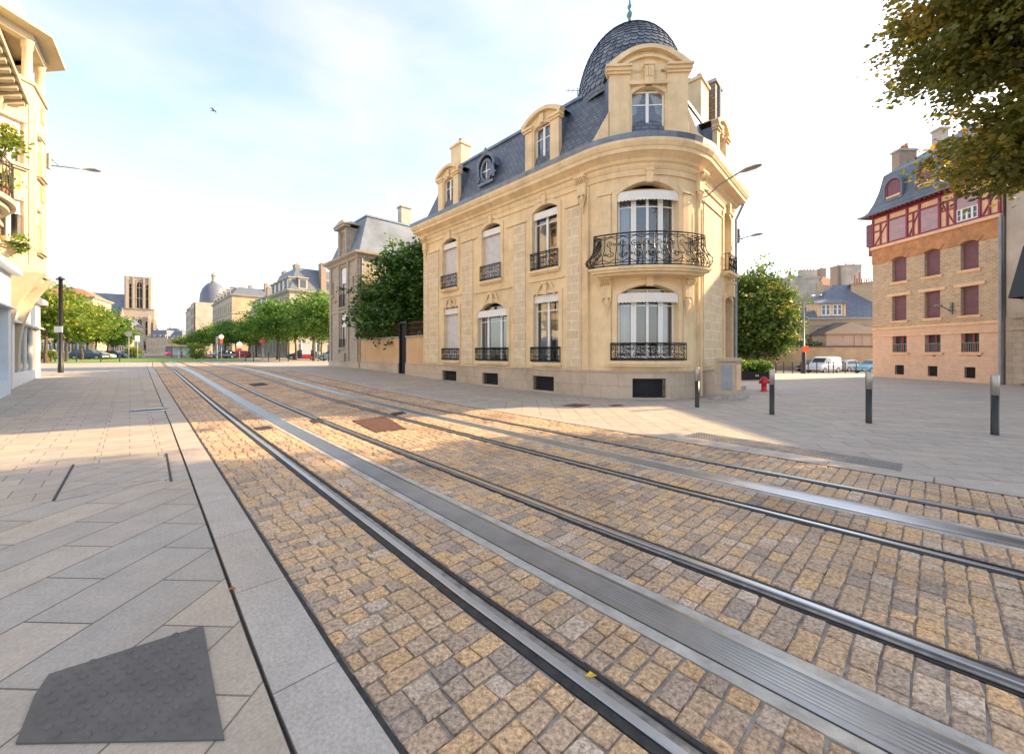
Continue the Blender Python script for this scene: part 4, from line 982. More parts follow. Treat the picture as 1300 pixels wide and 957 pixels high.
    # loggia posts and parapet ring
for i in range(8):
    c_ = np.array(tc_)+(np.array(oc[i])-np.array(tc_))*.93
    mb = MB(); mb.lathe(c_, [(.17, 10.45), (.17, 10.53), (.13, 10.55), (.12, 11.55), (.15, 11.58), (.15, 11.78), (.18, 11.86)], 10); mb.build('column', OLIVE, LB, smooth=True)
mb = MB(); mb.sweep(oc, [(-.3, 10.37), (.06, 10.37), (.08, 10.47), (-.3, 10.48)]); mb.sweep(oc, [(-.28, 11.8), (.0, 11.8), (.03, 12.05), (-.28, 12.05)]); mb.build('loggia_ring', OLIVE, LB)
mb = MB(); mb.poly([(*p, 10.40) for p in oc]); mb.build('loggia_floor', OLIVE, LB)
mb = MB(); mb.sweep(oc, [(-.28, 12.05), (.42, 12.05), (.46, 12.07), (.46, 12.17), (.2, 12.27), (-.2, 12.33)]); mb.poly([(*p, 12.04) for p in octo(rt-.2)]); mb.build('turret_eave', OLIVE, LB)
mb = MB(); mb.lathe(tc_, [(1.75, 12.3), (1.7, 12.9), (1.52, 13.5), (1.2, 14.0), (.75, 14.35), (.2, 14.5), (.02, 14.52)], 24); mb.build('turret_dome', CREAM, LB, smooth=True)
# projecting sun-blind box on the far face, corbelled foot
mb = MB(); prof = []
for i in range(9):
    t = i/8; prof.append((-1.5*(1-t)**1.6, 2.6+1.55*t**.8))
mb.sweep(oc, prof+[(.07, 4.16), (.09, 4.3), (0, 4.35)]); mb.build('turret_corbel', OLIVE, LB)
cn_ = S(25.0, -3.2); f = Fr(S(23.9, -2.6), d=-D) if np.dot(Fr(S(25, -2), d=-D).n, N) > 0 else Fr(S(23.9, -2.6), d=D)
mb = MB(f); mb.box(-.25, .25, -1.0, .12, 7.6, 9.8); mb.build('side_oriel', CREAM, LB)
# ground floor: two painted shopfronts
def shop(root, u0, u1, out, z0, z1, mat):
    mb = MB(fl); mb.box(u0, u0+.35, 0, out, z0, z1); mb.box(u1-.35, u1, 0, out, z0, z1); mb.box(u0+.35, u1-.35, 0, out, z1-1.0, z1)
    mb.box(u0-.1, u1+.1, 0, out+.22, z1, z1+.16); mb.box(u0, u1, 0, out+.1, z1-1.06, z1-1.0); mb.box(u0+.35, u1-.35, 0, out-.02, z0, z0+.55)
    sf = mb.build('shopfront', mat, root)
    mb = MB(fl); mb.panel(u0+.35, u1-.35, z0+.55, z1-1.0, .05); mb.build('shop_window', PANE, sf)
    mb = MB(fl)
    for k in range(1, 4): u = u0+.35+(u1-u0-.7)*k/4; mb.box(u-.04, u+.04, .05, .1, z0+.55, z1-1.0)
    mb.build('glazing_bar', mat, sf); return sf
a, b = seg(14, 19.6); shop(LB, a, b, .35, .1, 3.9, BLUEP)
a, b = seg(21.4, 27.2); shop(LB, a, b, .14, .25, 3.6, WHITE)
mb = MB(fl); a, b = seg(19.8, 21.2); mb.box(a, b, -.02, .12, .1, 4.3); mb.build('pilaster', OLIVE, LB)
mb = MB(fl); a, b = seg(12, 27.3); mb.box(a, b, -.3, .03, -.1, .5); mb.build('plinth', GREY_R, LB)

# big curved brackets carrying the turret
for s_c in (20.6, 22.6):
    uu = UL(s_c); mb = MB(fl); pr_ = []
    for i in range(13):
        t = i/12; pr_.append((.14+.82*(t**2.4), .9+3.25*t**.8))
    for i in range(12):
        (w0_, z0_), (w1_, z1_) = pr_[i], pr_[i+1]
        mb.add([(uu-.22, 0, z0_), (uu+.22, 0, z0_), (uu+.22, w0_, z0_), (uu-.22, w0_, z0_), (uu-.22, 0, z1_), (uu+.22, 0, z1_), (uu+.22, w1_, z1_), (uu-.22, w1_, z1_)], [(0, 3, 7, 4), (1, 2, 6, 5), (3, 2, 6, 7)])
    mb.build('curved_bracket', OLIVE, LB)

# ---------------------------------------------------------------- half-timbered brick house on the right
K0 = (22.9, 25.5); K1 = (23.33, 19.1)
fk = Fr(K0, K1); rk = rect(K0, K1, 10.5); LK = fk.L
BH = thing('brick_house', 'tall brick house with dark red half-timbered top storey and pink ground floor', 'house', (28, 22, 0))
def uk(px): a = (px-CX)/F; t = (K0[0]-a*K0[1])/(a*fk.d[1]-fk.d[0]); return t
def zk(px, py): t = uk(px); y = K0[1]+fk.d[1]*t; return H+(HY-py)*y/F
cols_ = [(uk(1133), uk(1151)), (uk(1174), uk(1194)), (uk(1220), uk(1243))]
def rowz(t, b, px=1184): return (zk(px, b), zk(px, t))
z_s = 2.85+.1; zgf = zk(1184, 418)  # top of the pink base
zgf = 3.0
hs0 = [(a, b, zk(1232, 447), zk(1232, 422), 0) for a, b in cols_]
hs1 = [(a, b, zk(1232, 400), zk(1232, 363), 0) for a, b in cols_]
hs2 = [(a, b, zk(1232, 342), zk(1232, 305), .14) for a, b in cols_]
zs = zk(1270, 273)
MB(fk).wall(0, LK, -.1, zgf, hs0+[(a+.15, b-.15, .22, .78, 0) for a, b in cols_], dep=.3).build('base_wall', PINK, BH)
for a, b in cols_: grille(BH, fk, a+.15, b-.15, .22, .78)
MB(fk).wall(0, LK, zgf, zs-.12, hs1+hs2, w=.02, dep=.3).build('brick_wall', BRICK, BH)
zb2 = zk(1270, 300)
mb = MB(fk); mb.wall(-.02, LK, zb2, zs-.1, [(h[0], h[1], zb2+.001, h[3], h[4]) for h in hs2], w=.05, dep=.03)
mb.quad((-.02, .02, zb2), (LK, .02, zb2), (LK, .05, zb2), (-.02, .05, zb2))
for a, b in cols_: mb.archband(a, b, hs2[0][3]+.003, .14, .2, .0, .09)
mb.build('orange_band', ORB, BH)
mb = MB(fk); mb.box(-.05, LK, -.2, .16, zs-.1, zs+.06); mb.box(0, LK, 0, .06, zgf-.06, zgf+.06); mb.box(0, LK, 0, .05, zgf-.5, zgf-.42)
for h in hs1: mb.box(h[0]-.28, h[1]+.28, 0, .07, h[3], h[3]+.16)
mb.build('string_course', OCHRE, BH)
for h in hs0:
    wd = sash(fk, h[0], h[1], h[2], h[3], 2, -.28, .05, 0).build('window', RED, BH); MB(fk).panel(h[0], h[1], h[2], h[3], -.27).build('pane', PANE, wd)
    mb = MB(fk); n = 8
    for i in range(n+1): u = h[0]+(h[1]-h[0])*i/n; mb.box(u-.014, u+.014, -.05, -.03, h[2], h[2]+.5)
    mb.box(h[0], h[1], -.03, -.01, h[2]+.46, h[2]+.5); mb.build('guard_rail', LAMPG, BH); sill(BH, fk, h[0]-.1, h[1]+.15, h[2], mat=OCHRE, out=.1)
for h in hs1+hs2:
    shutter(BH, fk, h[0], h[1], h[2], h[3], w=-.16, mat=PLUM); sill(BH, fk, h[0]-.12, h[1]+.12, h[2], mat=OCHRE, out=.1)
mb = MB(fk)
for c in (uk(1186), uk(1243)-.0): mb.box(c-.07, c+.07, .0, .012, 1.32, 1.47)
mb.build('air_vent', DARK, BH)
# half timbering
ztp = zk(1270, 222)
MB(fk).box(0, LK, -.2, .02, zs+.06, ztp).build('timber_infill', OCHRE, BH)
mb = MB(fk)
for z in (zs+.12, ztp-.45, ztp-.05): mb.box(0, LK, .02, .09, z-.045, z+.045)
wc_ = [(uk(1130), uk(1151)), (uk(1170), uk(1192)), (uk(1216), uk(1243))]
posts = [.07, LK-.07]+[x for w_ in wc_ for x in (w_[0]-.07, w_[1]+.07)]
for u in posts: mb.box(u-.05, u+.05, .02, .1, zs+.06, ztp)
gaps = [(.14, wc_[0][0]-.14), (wc_[0][1]+.14, wc_[1][0]-.14), (wc_[1][1]+.14, wc_[2][0]-.14), (wc_[2][1]+.14, LK-.14)]
za, zb = zs+.18, ztp-.52
for gi, (a, b) in enumerate(gaps):
    m_ = (a+b)/2; mb.box(m_-.04, m_+.04, .02, .08, za, zb); zc = za+(zb-za)*.68; mb.box(a, m_-.05, .02, .075, zc-.04, zc+.04)
    if gi == 2: mb.box(m_+.05, b, .02, .075, zc-.04, zc+.04)
    for (x0, z0, x1, z1) in (((a, za, b, zb),) if gi in (0, 1, 3) else ((a, zb, b, za), )):
        dz = .08; mb.add([(x0, .022, z0), (x1, .022, z1), (x1, .022, z1-dz*(1 if z1 > z0 else -1)), (x0+dz, .022, z0), (x0, .07, z0), (x1, .07, z1), (x1, .07, z1-dz*(1 if z1 > z0 else -1)), (x0+dz, .07, z0)], [(4, 5, 6, 7), (0, 4, 7, 3), (0, 1, 5, 4), (3, 7, 6, 2)])
mb.build('timber_frame', RED, BH)
for i, (a, b) in enumerate(wc_):
    if i < 2: shutter(BH, fk, a, b, za, zb, w=.06, mat=MAUVE)
    else:
        shutter(BH, fk, a, b, za+(zb-za)*.52, zb, w=.06, mat=MAUVE); wd = sash(fk, a, b, za, za+(zb-za)*.52, [.25, .5, .75], .025, .04, .5).build('window', WHITE, BH); MB(fk).panel(a, b, za, za+.9, .03).build('pane', PANE, wd)
mb = MB(fk); n = 26
for i in range(n): u = LK*(i+.5)/n; mb.box(u-.04, u+.04, -.1, .42, ztp+.0, ztp+.1)
mb.build('rafter_end', RED, BH)
mb = MB(); mb.sweep(rk, [(.02, 0), (.02, ztp)]); 
mb = MB(Fr(rk[3], rk[0])); mb.panel(0, 10.5, -.1, zs, .0); mb.build('side_wall', PINK, BH)
mb = MB(Fr(rk[3], rk[0])); mb.panel(0, 10.5, zs, ztp, .02); mb.build('side_infill', OCHRE, BH)
mb = MB(); mb.sweep([rk[1], rk[2], rk[3]], [(0, -.1), (0, ztp)], closed=False); mb.build('rear_wall', GREY_R, BH)
zm = ztp+.1
mb = MB(); mb.sweep(rk, [(.45, zm-.04), (.45, zm+.04), (.18, zm+.3), (-.02, zm+.8), (-.2, zm+1.5), (-.35, zm+2.45)]); rf = mb.build('roof', SLATE_FAR, BH, uvmode='slope')
ip = inset(rk, .35)
hr = hiproof(ip, zm+2.45, zm+4.5); hr.build('upper_roof', ZINC_ROOF, rf, uvmode='slope')
mb = MB(); mb.sweep(rk, [(.45, zm-.03), (.53, zm-.02), (.55, zm+.08), (.47, zm+.09)]); mb.build('gutter', ZINC, BH)
for pxc in (1136, 1178, 1232, 1268):
    c = uk(pxc); zc = zm+.85
    mb = MB(fk); k = 10; pts = [(c+.5*cos(pi*i/k), zc+.55+.5*sin(pi*i/k)) for i in range(k+1)]; pts = [(c+.5, zc-.1)]+pts+[(c-.5, zc-.1)]
    for i in range(len(pts)-1): mb.quad((pts[i][0], .12, pts[i][1]), (pts[i+1][0], .12, pts[i+1][1]), (pts[i+1][0], -1.1, pts[i+1][1]), (pts[i][0], -1.1, pts[i][1]))
    mb.tube([(u, .13, z) for u, z in pts], .05, 6)
    mb.box(c-.5, c+.5, -.6, .1, zc-.25, zc-.1); dd_ = mb.build('arched_dormer', ZINC_ROOF, BH)
    mb = MB(fk); mb.poly([(u, .08, z) for u, z in pts]); mb.build('shutter', PLUM, dd_)
    mb = MB(fk); mb.tube([(c+.4*cos(pi*i/k), .1, zc+.55+.4*sin(pi*i/k)) for i in range(k+1)], .035, 5); mb.box(c-.42, c-.35, .08, .12, zc-.1, zc+.55); mb.box(c+.35, c+.42, .08, .12, zc-.1, zc+.55); mb.build('window_frame', RED, dd_)
    mb = MB(fk); mb.box(c-.42, c+.42, .0, .14, zc-.1, zc+.02); mb.build('sill', OCHRE, dd_)
chimney(BH, (24.6, 25.2), .5, 1.1, zm+.5, zm+4.1, pi/2, mat=BRICKG, pots=2); chimney(BH, (26.0, 24.4), .5, .5, zm+2, zm+5.0, 0, mat=GREY_R, pots=0)
# small oriel on the far corner
mb = MB(fk); mb.box(-.45, -.02, -1.6, .0, zs+.2, ztp-.3); mb.box(-.4, -.02, -1.5, -.1, zs-.4, zs+.2); mb.build('corner_oriel', PLUM, BH)
mb = MB(fk); mb.tube([(LK-.02, .1, 0), (LK-.02, .1, zs)], .06, 6); mb.build('drainpipe', GPIPE, BH)

# neighbour at the edge of the frame
K2 = (23.36, 18.98); K3 = (23.9, 8.0); fn = Fr(K2, K3)
NB = thing('pale_stone_building', 'pale rendered building with a carved stone portal at the right edge', 'building', (28, 13, 0))
hn = [(.75, 2.3, 3.9, 6.3, 0), (4, 5.6, 3.9, 6.3, 0)]
facade(NB, fn, 3.2, 10.4, hn, GREY_R, leaves=2, u1=11)
hn2 = [(1.5, 3.2, .1, 2.5, 0), (5, 6.5, .6, 2.4, 0)]
MB(fn).wall(0, 11, -.1, 3.2, hn2, w=.04, dep=.4).build('stone_base', GREYST, NB)
mb = MB(fn)
for h in hn2: mb.panel(h[0], h[1], h[2], h[3], -.35)
mb.build('door', TILE, NB)
mb = MB(fn); mb.box(.3, 4.4, 0, .3, 2.55, 2.7); mb.box(.3, 4.4, 0, .2, 3.1, 3.35)
for u in (.45, 3.3): mb.box(u, u+.9, 0, .22, .1, 2.55); mb.tube([(u+.45+p[0], .24, 2.9+p[1]) for p in spiral((0, 0), .22, 1.3, 0, 1, 12)], .04, 5)
mb.build('portal', GREYST, NB)
mb = MB(fn); mb.add([(.6, .0, 6.4), (2.5, .0, 6.4), (2.5, .75, 4.0), (.6, .75, 4.0), (.6, 0, 3.95), (2.5, 0, 3.95)], [(0, 1, 2, 3), (0, 3, 4), (1, 5, 2)]); mb.build('window_blind', BLK, NB)
mb = MB(); mb.sweep(rect(K2, K3, 10), [(-.02, -.1), (-.02, 10.4)]); mb.build('shell', GREY_R, NB)
mb = hiproof(rect(K2, K3, 10), 10.4, 12.3); mb.build('roof', ZINC_ROOF, NB, uvmode='slope')

# ---------------------------------------------------------------- behind the plaza
def wbox(root, name, x0, x1, y0, y1, z0, z1, mat, rot=0): 
    mb = MB(); mb.box(x0, x1, y0, y1, z0, z1); return mb.build(name, mat, root)
bw_ = thing('boundary_wall', 'long ochre rendered boundary wall behind the parked vans', 'wall', (34, 55, -.9))
fw_ = Fr((22, 56.5), (50, 54)); mb = MB(fw_); mb.box(0, 28, -.35, 0, -1.1, 2.3); mb.build('render', OCH_W, bw_); mb = MB(fw_); mb.box(-.1, 28, -.45, .1, 2.302, 2.45); mb.build('coping', TILE, bw_)
mb = MB(fw_); mb.box(0, 28, -.0, .04, -1.1, -.3); mb.box(6.0, 6.8, 0, .2, -1.1, 2.25); mb.build('pilaster', GREYST, bw_)
gb = thing('blank_gable_building', 'tall blank grey rendered building behind the big roadside tree', 'building', (44, 68, -1))
p0, p1 = at(985, 66), at(1040, 64); f = Fr(p0, p1); r_ = rect(p0, p1, 12); zt = zy(355, 65)
MB(f).wall(0, f.L, -1.2, zt).build('wall', GREY_R, gb); mb = MB(); mb.sweep([r_[1], r_[2], r_[3], r_[0]], [(0, -1.2), (0, zt-.8)], closed=False); mb.build('wall', GREY_R, gb)
mb = MB(f); mb.box(-.2, f.L+.2, -.6, .1, zt, zt+.3); mb.build('coping', CONC, gb)
fb2 = Fr(at(1026, 63.8), at(1045, 63.5)); mb = MB(fb2); mb.box(0, fb2.L, -4, 0, -1.2, zt-2.2); mb.build('side_wing', GREY_R, gb)
# far roofs above it
hb = thing('slate_roofed_house', 'distant house with grey slate roof and brown tiled slope above the grey gable', 'house', (55, 82, 0))
p0, p1 = at(1000, 82), at(1045, 82); r_ = rect(p0, p1, 10); zt = zy(358, 82)
mb = MB(); mb.sweep(r_, [(0, -1), (0, zt)]); mb.build('wall', GREY_R, hb); hiproof(r_, zt, zy(345, 82)).build('roof', SLATE_FAR, hb, uvmode='slope')
p0, p1 = at(1040, 78), at(1080, 78); r_ = rect(p0, p1, 9); zt2 = zy(362, 78)
mb = MB(); mb.sweep(r_, [(0, -1), (0, zt2)]); mb.build('wall', BRICKG, hb); hiproof(r_, zt2, zy(347, 78)).build('tiled_roof', TILE_R, hb, uvmode='slope')
mb = MB(); q = at(1003, 82); mb.lathe(q, [(.9, zt), (.5, zt+1), (.1, zt+2.6), (.02, zt+3.4)], 8); mb.build('spire', SLATE_FAR, hb)
chimney(hb, at(1025, 85), 3.4, 1, zt, zy(343, 85), 0, mat=GREY_R, pots=5); chimney(hb, at(1043, 85), 1.2, 1, zt, zy(341, 85), 0, mat=BRICKG, pots=1)
# ochre tower block and stepped gable
ob_ = thing('ochre_gable_house', 'ochre walled house with rounded stepped gable and tall paired chimneys', 'house', (48, 66, 0))
p0, p1 = at(1037, 64), at(1058, 63); f = Fr(p0, p1); L = f.L; mb = MB(f); za, zb = zy(402, 64), zy(358, 64)
pts = [(0, za-9), (0, zb), (L*.35, zb), (L*.4, zb-1.2), (L*.55, zb-1.9), (L*.8, zb-2.3), (L, zb-2.6), (L, za-9)]
mb.poly([(u, 0, z) for u, z in pts]); mb.poly([(u, -.4, z) for u, z in pts])
for i in range(len(pts)-1): mb.quad((pts[i][0], 0, pts[i][1]), (pts[i+1][0], 0, pts[i+1][1]), (pts[i+1][0], -.4, pts[i+1][1]), (pts[i][0], -.4, pts[i][1]))
mb.build('gable', BRICK, ob_)
p0, p1 = at(1080, 62), at(1112, 60); f = Fr(p0, p1); mb = MB(f); mb.box(0, f.L, -6, 0, -1.2, zy(360, 61)); mb.build('wall', BRICK, ob_)
mb = MB(f); mb.box(-.2, f.L, -6.1, .2, zy(360, 61), zy(358.4, 61)); mb.build('coping', GREY_R, ob_)
for px, y, w_, t_ in ((1064, 66, 2.6, 334), (1078.5, 65, 3.4, 333)):
    q = at(px, y); chimney(ob_, q, w_*.55 if px < 1070 else 2.6, 1.6, 1, zy(t_+4, y), 0, mat=BRICKG if px < 1070 else GREY_R, pots=1 if px < 1070 else 2)
mb = MB()
for i in range(9): q = at(1085+3*i, 61); mb.tube([(q[0], q[1], zy(360, 61)), (q[0], q[1], zy(360, 61)+[1.3, .8, 1.7, .7, 1, .7, .9, .6, .8][i])], .09, 5)
mb.build('chimney_pot', TERRA, ob_)
# slate-roofed house with dormer
sh = thing('dormer_house', 'cream house with steep dark slate roof and a wide four-light dormer', 'house', (48, 60, 0))
Y = 60; p0, p1 = at(1027, Y), at(1122, Y-1.5); f = Fr(p0, p1); r_ = rect(p0, p1, 8); ze = zy(405, Y)
w0 = [(1.0, 3.6, zy(433, Y), zy(416, Y), 0)]
facade(sh, f, -1.2, ze, w0, SHOPW, leaves=4)
mb = MB(); mb.sweep([r_[1], r_[2], r_[3], r_[0]], [(0, -1.2), (0, ze)], closed=False); mb.build('wall', SHOPW, sh)
mb = MB(f); mb.box(-.15, f.L, 0, .25, ze-.1, ze+.15); mb.box(0, f.L, 0, .08, ze-1.0, ze-.85); mb.build('cornice', CONC, sh)
mb = MB(f); L = f.L; zr = zy(362, Y+3)
mb.add([(-.1, .1, ze+.1), (L, .1, ze+.1), (L, -4, zr), (5.5, -4, zr), (-.1, -8, ze+.1), (L, -8, ze+.1)], [(0, 1, 2, 3), (0, 3, 4), (4, 3, 2, 5)]); mb.build('roof', SLATE_FAR, sh)
mb = MB(f); mb.box(1.2, 1.5, -3, -.1, ze, ze+2.4); mb.box(4.7, 5.0, -3, -.1, ze, ze+2.4); mb.box(1.2, 5, -.3, -.15, ze, ze+.5); mb.box(1.5, 4.7, -.3, -.2, ze+.5, ze+2.4); dm_ = mb.build('dormer', OCHRE, sh)
for a in (1.75, 3.3): sash(f, a, a+1.2, ze+.5, ze+2.1, 2, -.19, .1, .6).build('window', WHITE, dm_); MB(f).panel(a, a+1.2, ze+.5, ze+2.1, -.17).build('pane', PANE, dm_)
mb = MB(f); mb.add([(.6, .3, ze+2.35), (5.6, .3, ze+2.35), (5.0, -3, ze+3.5), (1.4, -3, ze+3.5), (.6, .3, ze+2.25), (5.6, .3, ze+2.25)], [(0, 1, 2, 3), (0, 4, 5, 1)]); mb.build('dormer_roof', SLATE_FAR, dm_)
oh = thing('tiled_outbuilding', 'low pink outbuilding with a hipped brown tiled roof behind the boundary wall', 'outbuilding', (45, 57, -.9))
p0, p1 = at(1049, 56.2), at(1082, 55.6); f = Fr(p0, p1); L = f.L
facade(oh, f, -1, zy(424, 56), [(1.0, 2.1, zy(432, 56), zy(426, 56), 0)], PINK, leaves=2, sills=False)
r_ = rect(p0, at(1122, 55), 5); mb = MB(); mb.sweep([r_[0], r_[1], r_[2], r_[3]], [(-.03, -1), (-.03, zy(424, 56))]); mb.build('wall', PINK, oh)
mb = MB(); mb.sweep(r_, [(.45, zy(425, 56)), (.45, zy(424.2, 56))]); hr = hiproof(inset(r_, -.45), zy(424.2, 56), zy(409, 57.5)); hr.build('roof', TILE, oh, uvmode='slope')
mb = MB(f)
for u in (L+.3, L+1.3, L+2.4): mb.box(u, u+.1, .0, .05, 1.4, zy(426, 56))
mb.build('timber_post', OCHRE, oh)
# trees of the plaza
q = at(963, 53); tree('plaza_tree', 'large green tree turning yellow behind the ochre boundary wall', (q[0], q[1], -.9),
     [(0, 0, 7.6, 4.2, 4.2, 5.4), (-.8, 0, 9.6, 3.0, 3.0, 3.4), (1.6, 0, 6.0, 3.4, 3.2, 3.2), (-2.6, 0, 6, 3, 3, 3.6)], 1500, 20, .42, .36, LEAF_MD, (0, 0, 6), .3, seed=12)
q = at(1010, 58); tree('garden_shrub', 'low dark green shrub peeping over the ochre wall left of the lamp post', (q[0], q[1], -.9),
     [(0, 0, 2.9, 3.8, 1.6, 1.5), (-2.2, 0, 2.5, 1.6, 1.2, 1.2), (2.2, 0, 2.6, 1.5, 1.2, 1.1)], 260, 20, .3, .26, LEAF_DK, (0, 0, 1.8), .1, seed=13, cat='shrub', nl=8)
# ---- vehicles
def vehicle(name, label, loc, rz, prof, W, mat, glass, wheels, wr=.32, group=None, roofw=.78, cat='car', lights=True):
    """prof: stations along the length: (x, z_bottom, z_belt, z_roof)"""
    t = thing(name, label, cat, loc, group, rz)
    mb = MB(); rings = []
    for x, zb, zl, zr in prof:
        k = len(mb.v); hw = W/2; e = hw*(roofw if zr > zl+.15 else .93)
        tp = .9 if x in (prof[0][0], prof[-1][0]) else 1
        for y, z in ((-hw*.93*tp, zb), (-hw*tp, zb+.22), (-hw*tp, zl-.05), (-hw*.96*tp, zl), (-e*tp, zr-.05), (-e*.85*tp, zr), (e*.85*tp, zr), (e*tp, zr-.05), (hw*.96*tp, zl), (hw*tp, zl-.05), (hw*tp, zb+.22), (hw*.93*tp, zb)): mb.v.append((x, y, z))
        rings.append(k)
    for a, b in zip(rings, rings[1:]):
        for j in range(12): mb.f.append((a+j, a+(j+1) % 12, b+(j+1) % 12, b+j))
    mb.f.append(tuple(rings[0]+j for j in range(12))); mb.f.append(tuple(rings[-1]+j for j in range(12)))
    body = MBloc(mb, 'body', mat, t)
    for kind, pts in glass:
        for sg in ((-1, 1) if kind == 'side' else (1,)):
            mb = MB()
            if kind == 'side':
                zl, zr = pts[-1]; e = W/2
                P = [(x, sg*(e*(.975-(.975-roofw)*((z-zl)/(zr-zl)))+sg*0), z) for x, z in pts[:-1]]; P = [(x, y+sg*.012, z) for x, y, z in P]
                mb.poly(P); MBloc(mb, 'side_window', PANE, t)
            else:
                mb.poly(pts); MBloc(mb, kind, PANE, t)
    for x in wheels:
        for sg in (-1, 1):
            mb = MB(); y0 = sg*(W/2-.17); y1 = sg*(W/2+.012); k = 18
            for yy, r in ((y0, wr*.9), (y0, wr), (y1, wr), (y1, wr*.62)):
                for j in range(k): mb.v.append((x+r*cos(2*pi*j/k), yy, wr+r*sin(2*pi*j/k)))
            for i in range(3):
                for j in range(k): mb.f.append((i*k+j, i*k+(j+1) % k, (i+1)*k+(j+1) % k, (i+1)*k+j))
            wh = MBloc(mb, 'wheel', BLK, t)
            mb = MB(); mb.poly([(x+wr*.62*cos(2*pi*j/k), y1-sg*.01, wr+wr*.62*sin(2*pi*j/k)) for j in range(k)]); MBloc(mb, 'rim', BRUSH, wh)
    if lights:
        x0, zb, zl, zr = prof[-1]
        for sg in (-1, 1):
            mb = MB(); mb.box(x0-.12, x0+.015, sg*W*.36-.14, sg*W*.36+.14, zl-.28, zl-.1); MBloc(mb, 'headlight', SIGNW, t)
        mb = MB(); mb.box(x0-.05, x0+.02, -.3, .3, zb+.1, zb+.22); MBloc(mb, 'number_plate', SIGNW, t)
    return t
def MBloc(mb, name, mat, parent, smooth=False):
    me = bpy.data.meshes.new(name); me.from_pydata([tuple(v) for v in mb.v], [], mb.f); me.materials.append(mat)
    if smooth: me.polygons.foreach_set('use_smooth', [True]*len(me.polygons))
    ob = bpy.data.objects.new(name, me); col.objects.link(ob); ob.parent = parent; return ob
CARW = plain('car_white', (.72, .72, .72), .25, var=.03, spec=.8); CARB = plain('car_pale_blue', (.22, .42, .5), .25, .2, var=.03); CARS = plain('car_silver', (.5, .5, .49), .25, .4, var=.03); CARD = plain('car_dark_blue', (.04, .07, .13), .22, .2, var=.03)
hatch = [(-2.0, .32, .82, .83), (-1.95, .2, .92, .95), (-1.7, .18, .95, 1.30), (-1.2, .18, .95, 1.46), (-.2, .18, .94, 1.50), (.35, .18, .93, 1.42), (1.05, .18, .92, .96), (1.75, .2, .78, .80), (1.98, .3, .62, .64)]
hg = [('side', [(-1.55, .98), (.85, .98), (.3, 1.36), (-.2, 1.42), (-1.2, 1.38), (.95, 1.46)]), ('windscreen', [(1.0, -.62, .99), (1.0, .62, .99), (.42, .55, 1.41), (.42, -.55, 1.41)]), ('rear_window', [(-1.96, -.55, 1.0), (-1.96, .55, 1.0), (-1.73, .5, 1.28), (-1.73, -.5, 1.28)])]
van = [(-2.2, .35, 1.0, 1.75), (-2.15, .25, 1.05, 1.85), (-1.0, .22, 1.05, 1.92), (.1, .22, 1.04, 1.90), (.55, .22, 1.03, 1.76), (1.25, .22, 1.02, 1.08), (1.9, .25, .88, .90), (2.15, .35, .68, .70)]
vg = [('side', [(.0, 1.08), (1.12, 1.08), (.6, 1.66), (.0, 1.72), (1.0, 1.8)]), ('windscreen', [(1.22, -.68, 1.1), (1.22, .68, 1.1), (.62, .62, 1.73), (.62, -.62, 1.73)])]
def park(fn, name, label, px, Y, rz, *a, **k):
    q = at(px, Y); return fn(name, label, (q[0], q[1], gz(*q)), rz, *a, **k)
park(vehicle, 'parked_van', 'white panel van parked behind the row of bollards', 1045, 48, R(205), van, 1.8, CARW, vg, (-1.4, 1.35), .33, cat='van', roofw=.9)
park(vehicle, 'parked_car', 'pale blue grey car half hidden behind the white van', 1032, 51.5, R(200), hatch, 1.7, CARD, hg, (-1.3, 1.3), cat='car')
park(vehicle, 'parked_car', 'silver hatchback parked to the right of the white van', 1080, 52, R(12), hatch, 1.7, CARS, hg, (-1.3, 1.3), cat='car')
park(vehicle, 'parked_car', 'blue car whose nose shows left of the pink house corner', 1109, 45, R(190), hatch, 1.7, CARB, hg, (-1.3, 1.3), cat='car')

# ---------------------------------------------------------------- bollards, hydrant, planter, cabinet
def bollard(name, label, q, group, h=1.1, r=.055):
    t = thing(name, label, 'bollard', (q[0], q[1], gz(*q)), group)
    MBloc(MB().lathe((0, 0), [(r, -.02), (r, h*.66)], 16), 'post', BLK, t, True); MBloc(MB().lathe((0, 0), [(r*1.0, h*.66), (r*1.08, h*.665), (r*1.08, h-.01), (r*.98, h), (.001, h+.002)], 16), 'steel_sleeve', BRUSH, t, True); return t
bl = ['steel-topped bollard just right of the curved corner window', 'steel-topped bollard in front of the red hydrant', 'steel-topped bollard standing before the pink house corner, second from the right', 'steel-topped bollard nearest the right edge']
for n_, px, py in ((0, 885, 517), (1, 980, 526), (2, 1103, 537), (3, 1263, 552)): bollard('bollard', bl[n_], G(px, py), 'steel topped bollards in a row')
for i, px in enumerate((985, 995, 1006, 1017, 1026, 1037, 1052, 1058, 1073, 1087)):
    q = at(px, 36.5+.05*(px-985)*.2); t = thing('thin_post', 'thin dark steel post in the row before the parked van', 'bollard', (q[0], q[1], gz(*q)), 'thin posts before the parked cars')
    MBloc(MB().lathe((0, 0), [(.04, -.02), (.04, .98), (.055, 1.0), (.055, 1.06), (.01, 1.1)], 10), 'post', BLK, t, True)
q = G(970, 496.5); hy = thing('fire_hydrant', 'small bright red fire hydrant beside the planter', 'hydrant', (q[0], q[1], 0))
MBloc(MB().lathe((0, 0), [(.15, 0), (.15, .03), (.1, .035), (.09, .3), (.13, .31), (.13, .36), (.115, .38), (.12, .46), (.09, .53), (.03, .56), (.03, .58), (0.001, .58)], 18), 'body', HYD, hy, True)
